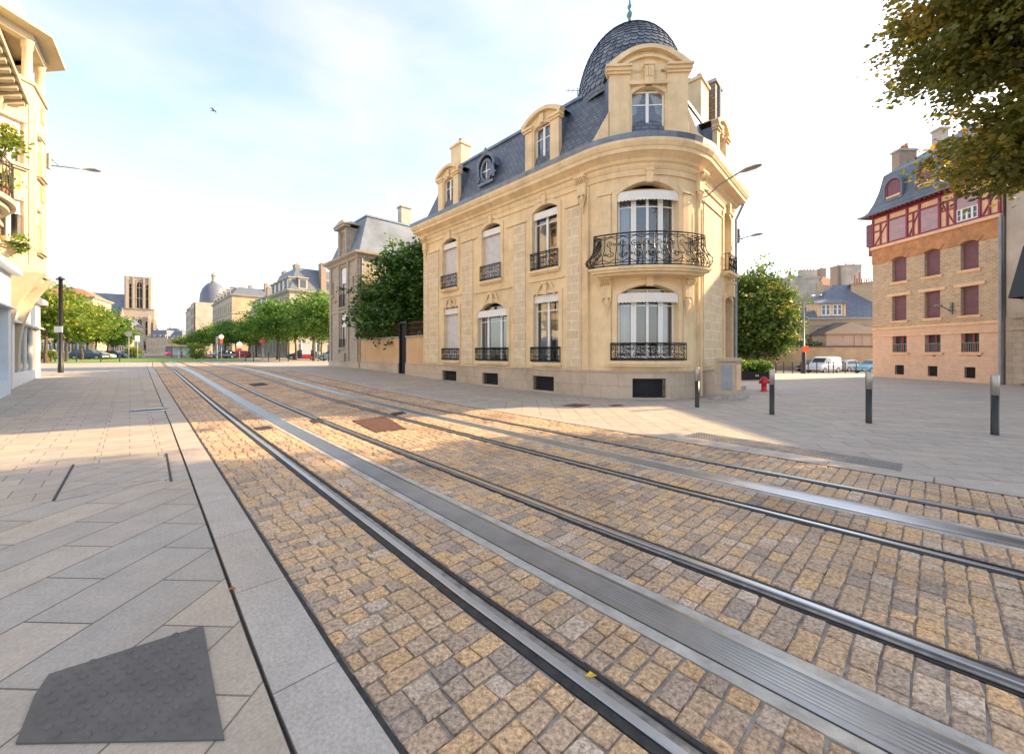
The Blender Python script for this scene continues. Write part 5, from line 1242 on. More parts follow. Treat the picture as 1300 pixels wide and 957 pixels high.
for a, ll in ((-.35, .17), (2.8, .13)):
    d = np.array([cos(a), sin(a)]); MBloc(MB().tube([(d[0]*.05, d[1]*.05, .36), (d[0]*ll, d[1]*ll, .36)], [.06, .06], 10).tube([(d[0]*ll, d[1]*ll, .36), (d[0]*(ll+.04), d[1]*(ll+.04), .36)], [.075, .07], 8), 'outlet', HYD, hy, True)
q0, q1 = at(933, 22.0), at(978, 22.6); f = Fr(q0, q1); pl = thing('planter', 'long black planter box full of bushy green plants', 'planter', ((q0[0]+q1[0])/2, (q0[1]+q1[1])/2, 0))
mb = MB(f); mb.box(0, f.L, -.7, 0, 0, .42); mb.box(-.03, f.L+.03, -.73, .03, .42, .48); mb.build('box', BLK, pl)
mb = MB(f); c = f.L*.62
for sg in (-1, 1): mb.poly([(c, .004, .24), (c+sg*.1, .004, .32), (c+sg*.1, .004, .16)])
mb.build('emblem', SIGNW, pl)
V, rn, c = leaf_arrays([(x_, 0, .72, .42, .35, .28) for x_ in (-.8, -.4, 0, .4, .8)], 220, 26, .1, .09, .1, .3, 21)
f_o = add_mesh('foliage', leaf_mesh('foliage', V, rn, LEAF_ST), pl, (0, .35, 0))
q = (7.05, 13.45); a = math.atan2(.744, .667); cb_ = thing('utility_cabinet', 'weathered stone and cream utility cabinet against the mansion side wall', 'cabinet', (q[0], q[1], 0))
f = Fr((6.75, 13.15), d=(.667, .744)); mb = MB(f); mb.box(0, .75, -.1, .5, .16, 1.2); mb.box(-.04, .79, -.1, .54, 1.22, 1.3); mb.box(-.02, .77, -.1, .52, 1.3, 1.34); mb.build('body', PLINTH, cb_)
mb = MB(f); mb.box(.1, .65, .5, .53, .3, 1.12); mb.build('door_panel', OCHRE, cb_); mb = MB(f); mb.box(-.18, .95, -.15, .7, -.02, .1); mb.box(-.08, .85, -.1, .58, .1, .16); mb.build('base', CONC, cb_)
mb = MB(f); mb.box(-.02, .0, .1, .4, .3, 1.1); mb.build('side_panel', GPIPE, cb_)

# ---------------------------------------------------------------- lamps, poles and signs
def lamp_head(mbx, p, d, L=.62, w=.13):
    d = np.array(d, float); d /= np.linalg.norm(d); s_ = np.array([-d[1], d[0], 0]); s_ = s_/np.linalg.norm(s_)
    k = len(mbx.v); prof = [(0, .03, .03), (.12, .07, .05), (.35, w, .075), (.7, w*1.05, .07), (.92, w*.7, .045), (1, .02, .01)]
    up = np.cross(d, s_); up = up if up[2] > 0 else -up
    for t, hw, hh in prof:
        c = np.array(p)+d*L*t
        for j in range(10): an = 2*pi*j/10; z = hh*sin(an)*(1 if sin(an) > 0 else .45); q = c+s_*hw*cos(an)+up*z; mbx.v.append(tuple(q))
    for i in range(len(prof)-1):
        for j in range(10): mbx.f.append((k+i*10+j, k+i*10+(j+1) % 10, k+(i+1)*10+(j+1) % 10, k+(i+1)*10+j))
    return mbx
def wall_lamp(label, p0, nrm, reach, rise, L=.62):
    t = thing('wall_lamp', label, 'street lamp', p0, 'street lamps fixed to walls'); n3 = np.array([nrm[0], nrm[1], 0.])
    a = np.zeros(3); e = n3*reach+np.array([0, 0, rise])
    mb = MB(); mb.tube([a, a+n3*.2+np.array([0, 0, .02]), a+n3*reach*.5+np.array([0, 0, rise*.55]), e], .025, 8); mb.tube([a+np.array([0, 0, .35]), a+n3*reach*.28+np.array([0, 0, rise*.28])], .015, 6); MBloc(mb, 'arm', LAMPG, t, True)
    mb = MB(); mb.box(-.06, .06, -.06, .06, -.15, .45); MBloc(mb, 'bracket', LAMPG, t)
    MBloc(lamp_head(MB(), e, n3+np.array([0, 0, .12]), L, .15), 'lamp_head', BRUSH, t, True); return t
p = fC.m(.12, .03, 6.75); wall_lamp('curved street lamp arm on the mansion corner, beside the carved corbel', p, fC.n*.97+np.array([.1, 0]), 1.1, .55, .66)
p = (9.66, 17.2, 6.35); wall_lamp('smaller street lamp showing beyond the mansion drainpipe', p, (.98, -.2), .5, .12, .5)
wall_lamp('street lamp on a long thin arm from the turret building', (-18.15, 15.75, 8.85), (.80, .6), .95, .10, .5)
p = fk.m(uk(1209), .03, 3.7); wall_lamp('small lamp bracketed on the brick wall between two shuttered windows', p, (-.96, -.25), .8, .22, .4)
# lamp post in the plaza
q = at(1020.5, 36); lp = thing('lamp_post', 'slim grey lamp post with dark base and orange plate behind the plaza', 'lamp post', (q[0], q[1], gz(*q)))
MBloc(MB().lathe((0, 0), [(.16, 0), (.16, 1.9), (.1, 1.95), (.1, 2.0)], 12), 'base', BLK, lp, True)
MBloc(MB().tube([(0, 0, 2), (0, 0, 6.4), (.05, 0, 6.75), (.4, 0, 6.95), (1.0, 0, 7.0)], [.07, .05, .045, .04, .035], 8), 'pole', LAMPG, lp, True)
MBloc(lamp_head(MB(), (1.0, 0, 7.0), (1, 0, .05), .6, .14), 'lamp_head', BRUSH, lp, True)
MBloc(MB().box(-.22, .28, -.2, -.12, 1.95, 2.5), 'sign_plate', plain('sign_orange', (.8, .12, .02), .4), lp)
# tall dark pole on the left pavement
q = G(77, 473); po = thing('dark_pole', 'tall dark pole with a small white plate on the left pavement', 'pole', (q[0], q[1], gz(*q)))
MBloc(MB().lathe((0, 0), [(.11, -.02), (.11, .4), (.09, .45), (.08, 4.7), (.1, 4.72), (.1, 4.85), (.03, 4.9)], 12), 'post', BLK, po, True)
MBloc(MB().box(-.2, .22, -.13, -.1, 2.05, 2.35), 'plate', SIGNW, po); MBloc(MB().box(-.2, .2, -.05, .05, 4.72, 4.8), 'crosspiece', BLK, po)
# flat things set in the paving
def inlay(name, label, cat, pts, mat, dz=.006, group=None):
    c = np.mean(np.array(pts), 0); mb = MB(); q = [(p[0], p[1], gz(*p)+dz) for p in pts]; lo = [(p[0], p[1], gz(*p)-.02) for p in pts]; k = len(pts)
    mb.add(q+lo, [tuple(range(k))]+[(i, (i+1) % k, k+(i+1) % k, k+i) for i in range(k)]); return mb.build(name, mat, label=label, cat=cat, group=group, loc=(c[0], c[1], gz(*c)))
GP = lambda L: [G(*p) for p in L]
inlay('access_plate', 'large rusty brown access cover between the two tram tracks', 'manhole cover', GP([(447, 534), (489, 529), (516, 545), (477, 549)]), RUST, .012)
for lab, L in (('small dark slot drain beside the second tram rail, left of the rusty cover', [(393, 534), (404, 531.5), (411, 535), (400, 537.5)]), ('dark slot drain beside the first rail in the sunlit strip', [(322, 543.5), (341, 540.8), (347, 543.3), (328, 546.5)]), ('dark slot drain in the farther track beside the third rail', [(495, 525), (511, 522.5), (516, 525), (502, 527.5)]), ('dark square cover between the tracks in the far shade', [(315, 488), (333, 486), (341, 488.5), (323, 490.5)])):
    inlay('track_drain', lab, 'drain', GP(L), DARK, .011, 'drains in the track bed')
g1 = inlay('drain_grate', 'narrow dark grate in the left pavement next to the kerb', 'drain', GP([(170, 520), (208, 517.5), (209.5, 521.5), (169, 524)]), DULL, .007)
a, b = G(169, 522), G(209, 519.5)
mb = MB()
for i in range(14):
    p = np.array(a)+(np.array(b)-np.array(a))*(i+.5)/14; mb.box(p[0]-.012, p[0]+.012, p[1]-.14, p[1]+.14, gz(*p)+.008, gz(*p)+.012)
mb.build('slot', DARK, g1)
inlay('paving_cover', 'small round edged iron cover in the pavement near the mansion plinth', 'manhole cover', GP([(712, 515), (730, 512.5), (750, 514), (733, 517)]), RUST, .007)
inlay('paving_cover', 'tiny brown iron cover in the sunlit paving below the basement grille', 'manhole cover', GP([(772, 514.5), (786, 513.5), (793, 515), (779, 516)]), RUST, .007)
inlay('inspection_cover', 'long paved inspection cover with dark slotted edges on the left pavement', 'inspection cover', GP([(88, 592), (212, 580), (217, 607), (68, 637)]), PAV_S, .005)
for lab, L in (('left dark slotted edge of the paved inspection cover', [(92, 590), (95, 590), (70, 636), (66, 636)]), ('right dark slotted edge of the paved inspection cover near the kerb', [(210, 576), (212.5, 576), (219, 611), (215.5, 611)])):
    inlay('cover_edge', lab, 'metal edging', GP(L), TAR, .009)
# studded warning surface at the bottom left and the ribbed strip by the crossing
STUD = plain('studded_grey', (.115, .105, .095), .75, var=.15, scale=5, bump=.3, bscale=150)
q = GP([(44, 884), (62, 857), (258, 795), (274, 884), (285, 940), (20, 945)])
tp = inlay('tactile_plate', 'dark grey studded tactile plate at the bottom left of the pavement', 'tactile paving', q, STUD, .008)
def inside(x, y, P):
    c = False
    for i in range(len(P)):
        (x1, y1), (x2, y2) = P[i-1], P[i]
        if (y1 > y) != (y2 > y) and x < (x2-x1)*(y-y1)/(y2-y1)+x1: c = not c
    return c
ax = np.array(q); mb = MB(); st_ = .062; i = 0
for gx in np.arange(ax[:, 0].min(), ax[:, 0].max(), st_):
    i += 1
    for gy in np.arange(ax[:, 1].min(), ax[:, 1].max(), st_):
        yy = gy+(st_/2 if i % 2 else 0)
        if inside(gx, yy, q) and inside(gx+.02, yy+.02, q) and inside(gx-.02, yy-.02, q): mb.lathe((gx, yy), [(.016, .007), (.0125, .0145), (.005, .016)], 8)
mb.build('stud', STUD, tp, smooth=True)
q = GP([(868, 553), (888, 549), (1146, 589), (1144, 598)]); ts = inlay('tactile_strip', 'long ribbed tactile strip in the paving beyond the far kerb', 'tactile paving', q, plain('ribbed_grey', (.24, .215, .19), .8, var=.12, scale=4), .006)
A_ = np.array(q[0]); B_ = np.array(q[3]); C_ = np.array(q[2]); D_ = np.array(q[1]); mb = MB()
for i in range(60):
    for j in range(6):
        u, v = (i+.5)/60, (j+.5)/6; p = A_*(1-u)*(1-v)+B_*u*(1-v)+C_*u*v+D_*(1-u)*v; mb.lathe(p, [(.022, .005), (.018, .013), (.006, .014)], 6)
mb.build('stud', plain('ribbed_grey', (0, 0, 0)), ts, smooth=True)
for lab, px, py, c in (('small yellow fallen leaf lying in the groove of the nearest rail', 750, 861, (.75, .45, .02)), ('little green and yellow fallen leaf near the far kerb', 1186, 612, (.25, .3, .03)), ('tiny rust brown leaf by the left kerb edge', 294, 750, (.4, .14, .03))):
    x, y = G(px, py); s_ = .028; mb = MB(); mb.add([(x-s_, y, .012), (x, y-s_*.6, .02), (x+s_, y, .014), (x, y+s_*.6, .022), (x+s_*.1, y, .01)], [(0, 1, 4), (1, 2, 4), (2, 3, 4), (3, 0, 4)])
    mb.build('fallen_leaf', plain('leaf_'+str(px), c, .6, var=.3, scale=40), label=lab, cat='leaf', group='fallen leaves on the ground', loc=(x, y, .012))

# ---------------------------------------------------------------- the big lime tree on the right
bx, by = 14.62, 7.3
EL = [(-2.3, 1.7, 9.9, 3.0, 3.2, 2.0, 1.3), (-.9, 2.2, 10.6, 3.0, 3.0, 2.0, .5), (-1.35, 1.9, 6.75, 2.7, 2.4, 1.0, 1.6), (0.6, 1.0, 8.2, 3.6, 3.4, 2.8, .22), (1.0, -2.5, 8.5, 4.5, 4.2, 3.6, .10), (-2.2, -2.6, 10.2, 3.6, 3.2, 2.4, .10), (-.4, -1, 11.5, 4, 4, 2.2, .10)]
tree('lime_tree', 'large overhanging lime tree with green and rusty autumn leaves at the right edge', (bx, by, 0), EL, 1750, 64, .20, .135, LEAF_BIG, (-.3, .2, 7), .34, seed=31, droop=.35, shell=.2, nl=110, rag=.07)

# ---------------------------------------------------------------- the far avenue
def grid(L, cols, rows, ww, mg=.8, rise=0):
    return [(mg+(L-2*mg)*(i+.5)/cols-ww/2, mg+(L-2*mg)*(i+.5)/cols+ww/2, a, b, rise) for i in range(cols) for a, b in rows]
def terrace(name, label, P0, P1, dep, zt, mat, cols, rows, ww, roof, rise, side_cols=0, side_mat=None, ins=1.6, dorm=0, chim=(), sidemode=True, cat='building', z0=.3):
    c = (np.array(P0)+np.array(P1))/2; t = thing(name, label, cat, (c[0], c[1], .5)); r_ = rect(P0, P1, dep); f = Fr(P0, P1)
    facade(t, f, z0, zt, grid(f.L, cols, rows, ww), mat, dep=.25)
    fs = Fr(r_[1], r_[2])
    if side_cols: facade(t, fs, z0, zt, grid(fs.L, side_cols, rows, ww), side_mat or mat, dep=.25, name='side_wall')
    else: MB(fs).wall(0, fs.L, z0, zt).build('side_wall', side_mat or mat, t)
    mb = MB(); mb.sweep([r_[2], r_[3], r_[0]], [(0, z0), (0, zt)], closed=False); mb.build('rear_wall', side_mat or mat, t)
    mb = MB(); mb.sweep(r_, [(0, zt-.5), (.2, zt-.4), (.5, zt-.1), (.55, zt+.1), (0, zt+.12)]); 
    mb.sweep(r_, [(0, rows[-1][0]-.6), (.18, rows[-1][0]-.55), (.18, rows[-1][0]-.4), (0, rows[-1][0]-.35)]); mb.build('cornice', SHOPP, t)
    if rise:
        if roof is not None and ins: mansard(t, r_, zt+.1, zt+rise, ins, roof, topz=zt+rise+.8, trim=False)
        else: hiproof(r_, zt+.1, zt+rise, .1).build('roof', roof, t, uvmode='slope')
    for fr_, n_ in ((f, dorm), (fs, min(dorm, 2) if side_cols else 0)):
        for i in range(n_):
            u = fr_.L*(i+.5)/n_; mb = MB(fr_); mb.box(u-.8, u+.8, -1.4, -.1, zt+.3, zt+2.4); mb.box(u-1.0, u+1.0, -1.4, .1, zt+2.4, zt+2.6); dm_ = mb.build('dormer', SHOPP, t)
            MB(fr_).panel(u-.5, u+.5, zt+.6, zt+2.1, -.08).build('pane', PANE, dm_)
    for (u, w_, h_) in chim: chimney(t, f.m(u, w_, 0), 1.6, .9, zt, zt+rise+h_, math.atan2(f.d[1], f.d[0]), mat=BRICKG, pots=2)
    return t
FL = lambda s: (lambda p: p)(S(s, 21.6))
R3 = [(1.6, 4.0), (5.2, 8.0), (9.4, 12.0)]
gm = terrace('grey_mansion', 'grey stone mansion with slate mansard and white dormers above the avenue trees', FL(98), FL(82.9), 9.5, 13.3, GREYST, 6, R3, 1.3, SLATE_FAR, 4.6, side_cols=3, side_mat=SHOPP, dorm=5, chim=((4, -2, .6), (12, -2, .8), (14.5, -6, 1.2)))
terrace('low_shop_house', 'low pale house squeezed between the grey mansion and the tall gabled block', FL(118), FL(98.2), 10, 11.5, SHOPP, 7, R3[:2]+[(8.6, 10.6)], 1.3, SLATE_FAR, 3.4, dorm=4, chim=((6, -3, 2.5),))
s1 = SN(*at(295, 117))[0]
tg = terrace('tall_gabled_block', 'tall block with a sunlit blank gable and chimneys halfway down the avenue', S(s1+38, 21.6), S(s1, 21.6), 14, 18.5, SHOPP, 10, R3+[(13.6, 16.4)], 1.5, SLATE_FAR, 2.6, side_mat=SHOPW, ins=1.8, dorm=6, chim=((30, -6, 1.6), (36, -9, 1.8)))
q = at(268, 175); dq = thing('domed_building', 'pale corner building crowned by a dark dome with a lantern', 'building', (q[0], q[1], .5))
f = Fr((q[0]-9, q[1]), d=(.69, -.72)); facade(dq, f, .3, 22.5, grid(14, 5, R3+[(13.6, 16.4), (17.6, 20)], 1.5), SHOPP, dep=.3, u1=14)
MB(f).box(0, 14, -10, -.35, .3, 22.5).build('body', SHOPP, dq)
cx_, cy_ = q
MB().lathe((cx_-1, cy_+3), [(5.2, 22), (5.2, 24), (5.0, 27), (4.2, 29.6), (2.8, 31.6), (1.2, 32.6), (1.2, 33)], 20).build('dome', SLATE_FAR, dq, smooth=True)
mb = MB(); mb.lathe((cx_-1, cy_+3), [(1.1, 33), (.9, 33.2), (.9, 35.4), (1.3, 35.6), (.7, 36.4), (.15, 37.2), (.1, 40)], 10); mb.build('lantern', SHOPP, dq)
q0 = SN(*at(262, 205)); terrace('narrow_block', 'narrow cream block with balconies left of the dome', S(q0[0]+30, q0[1]), S(q0[0], q0[1]), 16, 26, SHOPW, 8, R3+[(13.6, 16.4), (18, 21)], 1.6, SLATE_FAR, 2.5, side_mat=ORB, dorm=5, chim=((20, -4, 3), (28, -6, 3.5)))
q0 = SN(*at(244, 250)); terrace('end_block', 'tall farthest block closing the right row of the avenue', S(q0[0]+40, q0[1]), S(q0[0], q0[1]), 16, 29, SHOPP, 8, R3+[(13.6, 16.4), (18, 21), (23, 26)], 1.8, SLATE_FAR, 3.4, dorm=5, chim=((20, -4, 3),))
for i, (px0, px1, Y, yt, yr, mt_, lab) in enumerate([(186, 212, 330, 429, 419, SHOPW, 'low ochre range with blue slate roof right of the cathedral tower'), (212, 232, 300, 431, 420, SHOPP, 'pale low building with slate roof behind the tram'), (205, 226, 420, 424, 417, SHOPP, 'faint distant roofs rising above the low slate range')]):
    p0, p1 = at(px0, Y), at(px1, Y); zt = zy(yt, Y); terrace('low_range', lab, p0, p1, 14, zt, mt_, 6, [(2, zt*.42), (zt*.5, zt*.85)], 1.5, SLATE_FAR, zy(yr, Y)-zt, ins=3, dorm=4, chim=((4, -6, 1.5),), z0=0)
# houses behind the left row of trees
p0, p1 = at(30, 92), at(118, 98); terrace('yellow_apartment_house', 'sunlit yellow apartment house behind the left row of trees', p0, p1, 14, 15.2, CREAM, 8, R3, 1.5, TILE_R, 2.0, ins=2.5, dorm=0, chim=((5, -4, 1),))
p0, p1 = at(118, 150), at(166, 155); terrace('white_apartment_house', 'white apartment house partly hidden behind the trees before the cathedral', p0, p1, 14, 12.5, SHOPP, 7, R3, 1.5, SLATE_FAR, 2.5, ins=2, dorm=4)

# ---- cathedral
Yc = 420; cz = lambda py: zy(py, Yc); cX = lambda px: (px-CX)/F*Yc
CT = thing('cathedral', 'gothic cathedral with tall open belfry tower and long grey roof behind the trees', 'cathedral', (cX(176), Yc, 0))
fc = Fr((cX(176), Yc), d=(.82, .572)); U_ = lambda px: (px-176)*Yc/F/(1.0 if px > 164 else .9)
mb = MB(fc); tiers = [(160.5, 194.5, 0, cz(430), 2.2), (162, 191, cz(430), cz(392), 1.5), (164, 188, cz(392), cz(352), 1.0)]
def lancet(mb, u, w_, z0, z1, wo, **k): mb.archband(u-w_/2, u+w_/2, z1, w_*.9, .5, wo-.3, wo+.5, zb=z0)
hol = []
W_ = lambda a, b, z0, z1: (U_(a), U_(b), z0, z1, (U_(b)-U_(a))*.75)
h1 = [W_(171, 174.5, cz(452), cz(434)), W_(178, 183, cz(455), cz(433))]
h2 = [W_(169.5, 173, cz(428), cz(405)), W_(175, 179, cz(428), cz(405)), W_(182.5, 185, cz(425), cz(408))]
h3 = [W_(174, 179.5, cz(391), cz(358)), W_(167.2, 169.4, cz(391), cz(361)), W_(183, 185.4, cz(391), cz(361))]
for (a, b, z0, z1, _), hh in zip(tiers, (h1, h2, h3)):
    mb = MB(fc); mb.wall(U_(a), U_(b), z0, z1, hh, dep=3); mb.build('tower_stage', CSTONE, CT)
    mb = MB(fc); L = U_(b)-U_(a)
    mb.quad((U_(a), 0, z0), (U_(a), -L*.8, z0), (U_(a), -L*.8, z1), (U_(a), 0, z1)); mb.quad((U_(b), 0, z0), (U_(b), -L*.8, z0), (U_(b), -L*.8, z1), (U_(b), 0, z1)); mb.quad((U_(a), -L*.8, z0), (U_(b), -L*.8, z0), (U_(b), -L*.8, z1), (U_(a), -L*.8, z1)); mb.build('tower_stage_side', CSTONE, CT)
    mb = MB(fc); mb.panel(U_(a)+.5, U_(b)-.5, z0, z1, -3.2); mb.build('belfry_shade', ROOM, CT)
    mb = MB(fc)
    for h in hh:
        lancet(mb, (h[0]+h[1])/2, h[1]-h[0], h[2], h[3], 0)
        if h[1]-h[0] > 2.5: c = (h[0]+h[1])/2; mb.box(c-.25, c+.25, -1, 0, h[2], h[3]-1); mb.archband(c-(h[1]-h[0])/2, c+(h[1]-h[0])/2, h[3]+2.4, 2.6, .4, 0, .5)
    for zz in np.linspace(z0, z1, 4)[1:]: mb.box(U_(a)-.4, U_(b)+.4, -.5, .7, zz-.35, zz+.1)
    mb.build('tracery', CSTONE, CT)
# buttresses with pinnacles
for a, w_, z1, out in ((161.5, 3.0, cz(404), 3), (168, 2.0, cz(428), 2.6), (176, 1.6, cz(430), 2.2), (186.5, 2.4, cz(404), 3), (192.2, 3.2, cz(412), 3), (165.3, 2.0, cz(352), 1.4), (171.3, 1.4, cz(354), 1.3), (181.3, 1.4, cz(354), 1.3), (186.8, 2.0, cz(352), 1.4)):
    u = U_(a); mb = MB(fc); mb.box(u-w_/2, u+w_/2, -.4, out, 0 if z1 < cz(380) else cz(392), z1)
    mb.add([(u-w_/2, -.4, z1), (u+w_/2, -.4, z1), (u+w_/2, out, z1), (u-w_/2, out, z1), (u, out/2, z1+w_*2.0 if z1 < cz(380) else z1+.8)], [(0, 1, 4), (1, 2, 4), (2, 3, 4), (3, 0, 4)]); mb.build('buttress', CSTONE, CT)
mb = MB(fc)
for i in range(9): u = U_(164)+(U_(188)-U_(164))*i/8; mb.box(u-.5, u+.5, -.6, .4, cz(352), cz(352)+(1.6 if i % 4 == 0 else .9))
mb.build('parapet', CSTONE, CT)
# nave
nx0, nx1 = U_(108), U_(163); mb = MB(fc); zr, ze = cz(373), cz(397)
mb.add([(nx0, -3, ze), (nx1, -3, ze), (nx1, -14, zr), (nx0, -14, zr), (nx0, -26, ze), (nx1, -26, ze)], [(0, 1, 2, 3), (3, 2, 5, 4), (0, 3, 4), (1, 5, 2)]); mb.build('nave_roof', LEAD, CT)
fn_ = Fr(fc.m(nx0, -4, 0), d=(.82, .572)); Ln = nx1-nx0; bays = 6; hh = [(Ln*(i+.22)/bays, Ln*(i+.78)/bays, cz(428), cz(403), Ln/bays*.42) for i in range(bays)]
MB(fn_).wall(0, Ln, 0, ze, hh, dep=1.2).build('nave_wall', CSTONE, CT)
mb = MB(fn_); mb.panel(0, Ln, cz(430), ze, -1.25); mb.build('nave_glass', PANE, CT)
mb = MB(fn_)
for h in hh: c = (h[0]+h[1])/2; mb.box(c-.2, c+.2, -1.1, -.4, h[2], h[3]-1); mb.box(c-.2-(h[1]-h[0])/4, c+.1-(h[1]-h[0])/4, -1.1, -.4, h[2], h[3]-2.5); mb.box(c-.1+(h[1]-h[0])/4, c+.2+(h[1]-h[0])/4, -1.1, -.4, h[2], h[3]-2.5)
mb.box(0, Ln, 0, .8, ze-1.4, ze+1.0); mb.build('nave_tracery', CSTONE, CT)
for i in range(bays+1):
    u = Ln*i/bays+.2; mb = MB(fn_); mb.box(u-1.1, u+1.1, 6, 10, 0, cz(402)); mb.add([(u-1.1, 6, cz(402)), (u+1.1, 6, cz(402)), (u+1.1, 10, cz(402)), (u-1.1, 10, cz(402)), (u, 8, cz(392))], [(0, 1, 4), (1, 2, 4), (2, 3, 4), (3, 0, 4)])
    for z0_, z1_ in ((cz(412), cz(402)), (cz(424), cz(414))): mb.add([(u-.4, 6, z0_), (u+.4, 6, z0_), (u+.4, 0, z1_), (u-.4, 0, z1_), (u-.4, 6, z0_+1.4), (u+.4, 6, z0_+1.4), (u+.4, 0, z1_+1.4), (u-.4, 0, z1_+1.4)], [(0, 1, 2, 3), (4, 5, 6, 7), (0, 3, 7, 4), (1, 2, 6, 5)])
    mb.build('flying_buttress', CSTONE, CT)
mb = MB(fn_); mb.box(0, Ln, 1, 8, 0, cz(432)); mb.build('aisle', CSTONE, CT)

# ---- avenue trees: three kinds, then copies
vari = []
for k in range(3):
    r_ = random.Random(k+50)
    el = [(r_.uniform(-.5, .5), r_.uniform(-.5, .5), 5.0, 2.9, 2.9, 2.0), (r_.uniform(-1.3, -.6), .4, 4.2, 2.1, 2.0, 1.3), (r_.uniform(.7, 1.4), -.5, 4.4, 2.0, 2.1, 1.3), (0, 0, 6.3, 1.8, 1.8, 1.2)]
    V, rn, c = leaf_arrays(el, 270, 24, .34, .27, .15, .35, 60+k); lm = [leaf_mesh('crown', V, rn, m_) for m_ in (LEAF_ST, LEAF_YE)]
    mb = MB(); limbs(mb, (0, 0, -.1), (.1, 0, 4.6), .14, [c[i] for i in range(0, 200, 16)], k); me = bpy.data.meshes.new('trunk'); me.from_pydata([tuple(v) for v in mb.v], [], mb.f); me.materials.append(BARK)
    vari.append((me, lm))
def street_tree(label, q, v, yel, sc_, rz, group):
    t = thing('avenue_tree', label, 'tree', (q[0], q[1], gz(*q)), group, rz); t.scale = (sc_, sc_, sc_)
    me, lm = vari[v]; add_mesh('trunk', me, t); add_mesh('crown', lm[1 if yel else 0], t)
left_t = [(58, 40, 1), (84, 47, 1), (104, 56, 1), (70, 62, 1), (122, 64, 0), (136, 74, 0), (112, 78, 1), (148, 86, 0), (150, 98, 0), (143, 120, 0), (140, 110, 0), (92, 70, 1)]
nm = ['nearest', 'second', 'third', 'fourth', 'fifth', 'sixth', 'seventh', 'eighth', 'ninth', 'tenth', 'eleventh', 'twelfth', 'thirteenth', 'fourteenth', 'fifteenth', 'sixteenth']
for i, (px, Y, ye) in enumerate(sorted(left_t, key=lambda a: a[1])):
    street_tree('%s tree back in the left row before the cathedral, %s leaves' % (nm[i], 'sunlit yellow' if ye else 'green'), at(px, Y), i % 3, ye, 1.02+.16*random.random(), i*1.3, 'avenue trees on the left side')
right_t = [(418, 47), (398, 50), (376, 56), (352, 58), (334, 66), (408, 62), (316, 74), (300, 84), (364, 72), (286, 96), (272, 108), (258, 122), (246, 138), (236, 158), (226, 180), (325, 92)]
for i, (px, Y) in enumerate(sorted(right_t, key=lambda a: a[1])):
    street_tree('%s green tree back in the right hand row of the avenue' % nm[i], at(px, Y), (i+1) % 3, 0, 1.0+.2*random.random(), i*2.1, 'avenue trees on the right side')
q = at(201, 100); t = thing('small_bush', 'round light green bush beside the tram shelter', 'bush', (*at(250, 62), .5))
V, rn, c = leaf_arrays([(0, 0, 1.3, 1.3, 1.3, 1.3)], 90, 22, .22, .2, .1, .3, 71); add_mesh('foliage', leaf_mesh('foliage', V, rn, LEAF_YE), t); MBloc(MB().tube([(0, 0, 0), (0, 0, 1.2)], .06, 6), 'stem', BARK, t)
q = at(170, 95); t = thing('small_bush', 'yellow green bush in front of the cathedral foot', 'bush', (*q, .5))
V, rn, c = leaf_arrays([(0, 0, 1.2, 1.6, 1.2, 1.2)], 90, 22, .3, .25, .1, .3, 72); add_mesh('foliage', leaf_mesh('foliage', V, rn, LEAF_YE), t); MBloc(MB().tube([(0, 0, 0), (0, 0, 1.2)], .06, 6), 'stem', BARK, t)

# ---- tram
PK = plain('tram_pink', (.62, .05, .22), .3, var=.05); YL = plain('tram_yellow', (.75, .5, .03), .35, var=.05)
q = at(216, 112); a = math.atan2(-.72, .28)
tr = thing('tram', 'pink tram with dark windscreen and yellow roof coming up the avenue', 'tram', (q[0], q[1], .5), None, R(-62))
prof_t = [(-15, .35, .9, 3.2), (-1.5, .35, .9, 3.2), (-.5, .35, 1.0, 3.05), (0, .45, 1.05, 2.5), (.35, .6, 1.0, 1.3)]
mb = MB(); rg = []
for x, zb, zl, zr in prof_t:
    rg.append(len(mb.v)); e = 1.25 if x < -.6 else (1.18 if x < -.1 else 1.0)
    for y, z in ((-e, zb), (-e, zl), (-e*.97, zr-.3), (-e*.8, zr), (e*.8, zr), (e*.97, zr-.3), (e, zl), (e, zb)): mb.v.append((x, y, z))
for a_, b_ in zip(rg, rg[1:]):
    for j in range(8): mb.f.append((a_+j, a_+(j+1) % 8, b_+(j+1) % 8, b_+j))
mb.f.append(tuple(rg[0]+j for j in range(8))); mb.f.append(tuple(rg[-1]+j for j in range(8))); MBloc(mb, 'body', PK, tr)
mb = MB(); mb.add([(.30, -.95, 1.32), (.30, .95, 1.32), (.03, .95, 2.5), (.03, -.95, 2.5), (-.42, -.98, 2.96), (-.42, .98, 2.96)], [(0, 1, 2, 3), (3, 2, 5, 4)]); mb.v = [(x+.05, y, z+.02) for x, y, z in mb.v]; MBloc(mb, 'windscreen', PANE, tr)
MBloc(MB().box(-14.5, -1.2, -1.0, 1.0, 3.2, 3.6), 'roof_unit', YL, tr)
for sg in (-1, 1):
    MBloc(MB().box(-14.6, -1.3, sg*1.25-.01, sg*1.25+.01, 1.3, 2.6), 'side_window', PANE, tr); MBloc(MB().box(.2, .4, sg*.75-.15, sg*.75+.15, .85, 1.0), 'headlight', SIGNW, tr)
# shelter
q = at(226, 84); sl = thing('tram_shelter', 'pale glazed tram stop shelter beside the tram', 'shelter', (q[0], q[1], .5))
for x in (-2, 0, 2): MBloc(MB().box(x-.05, x+.05, .7, .8, 0, 2.4), 'post', LAMPG, sl)
MBloc(MB().box(-2.4, 2.4, -.9, 1.0, 2.4, 2.55), 'roof', SIGNW, sl); MBloc(MB().box(-1.95, 1.95, .78, .8, .3, 2.2), 'glass_panel', SIGNW, sl); MBloc(MB().box(-1.6, 1.2, .2, .6, .42, .5), 'bench', BARK, sl)
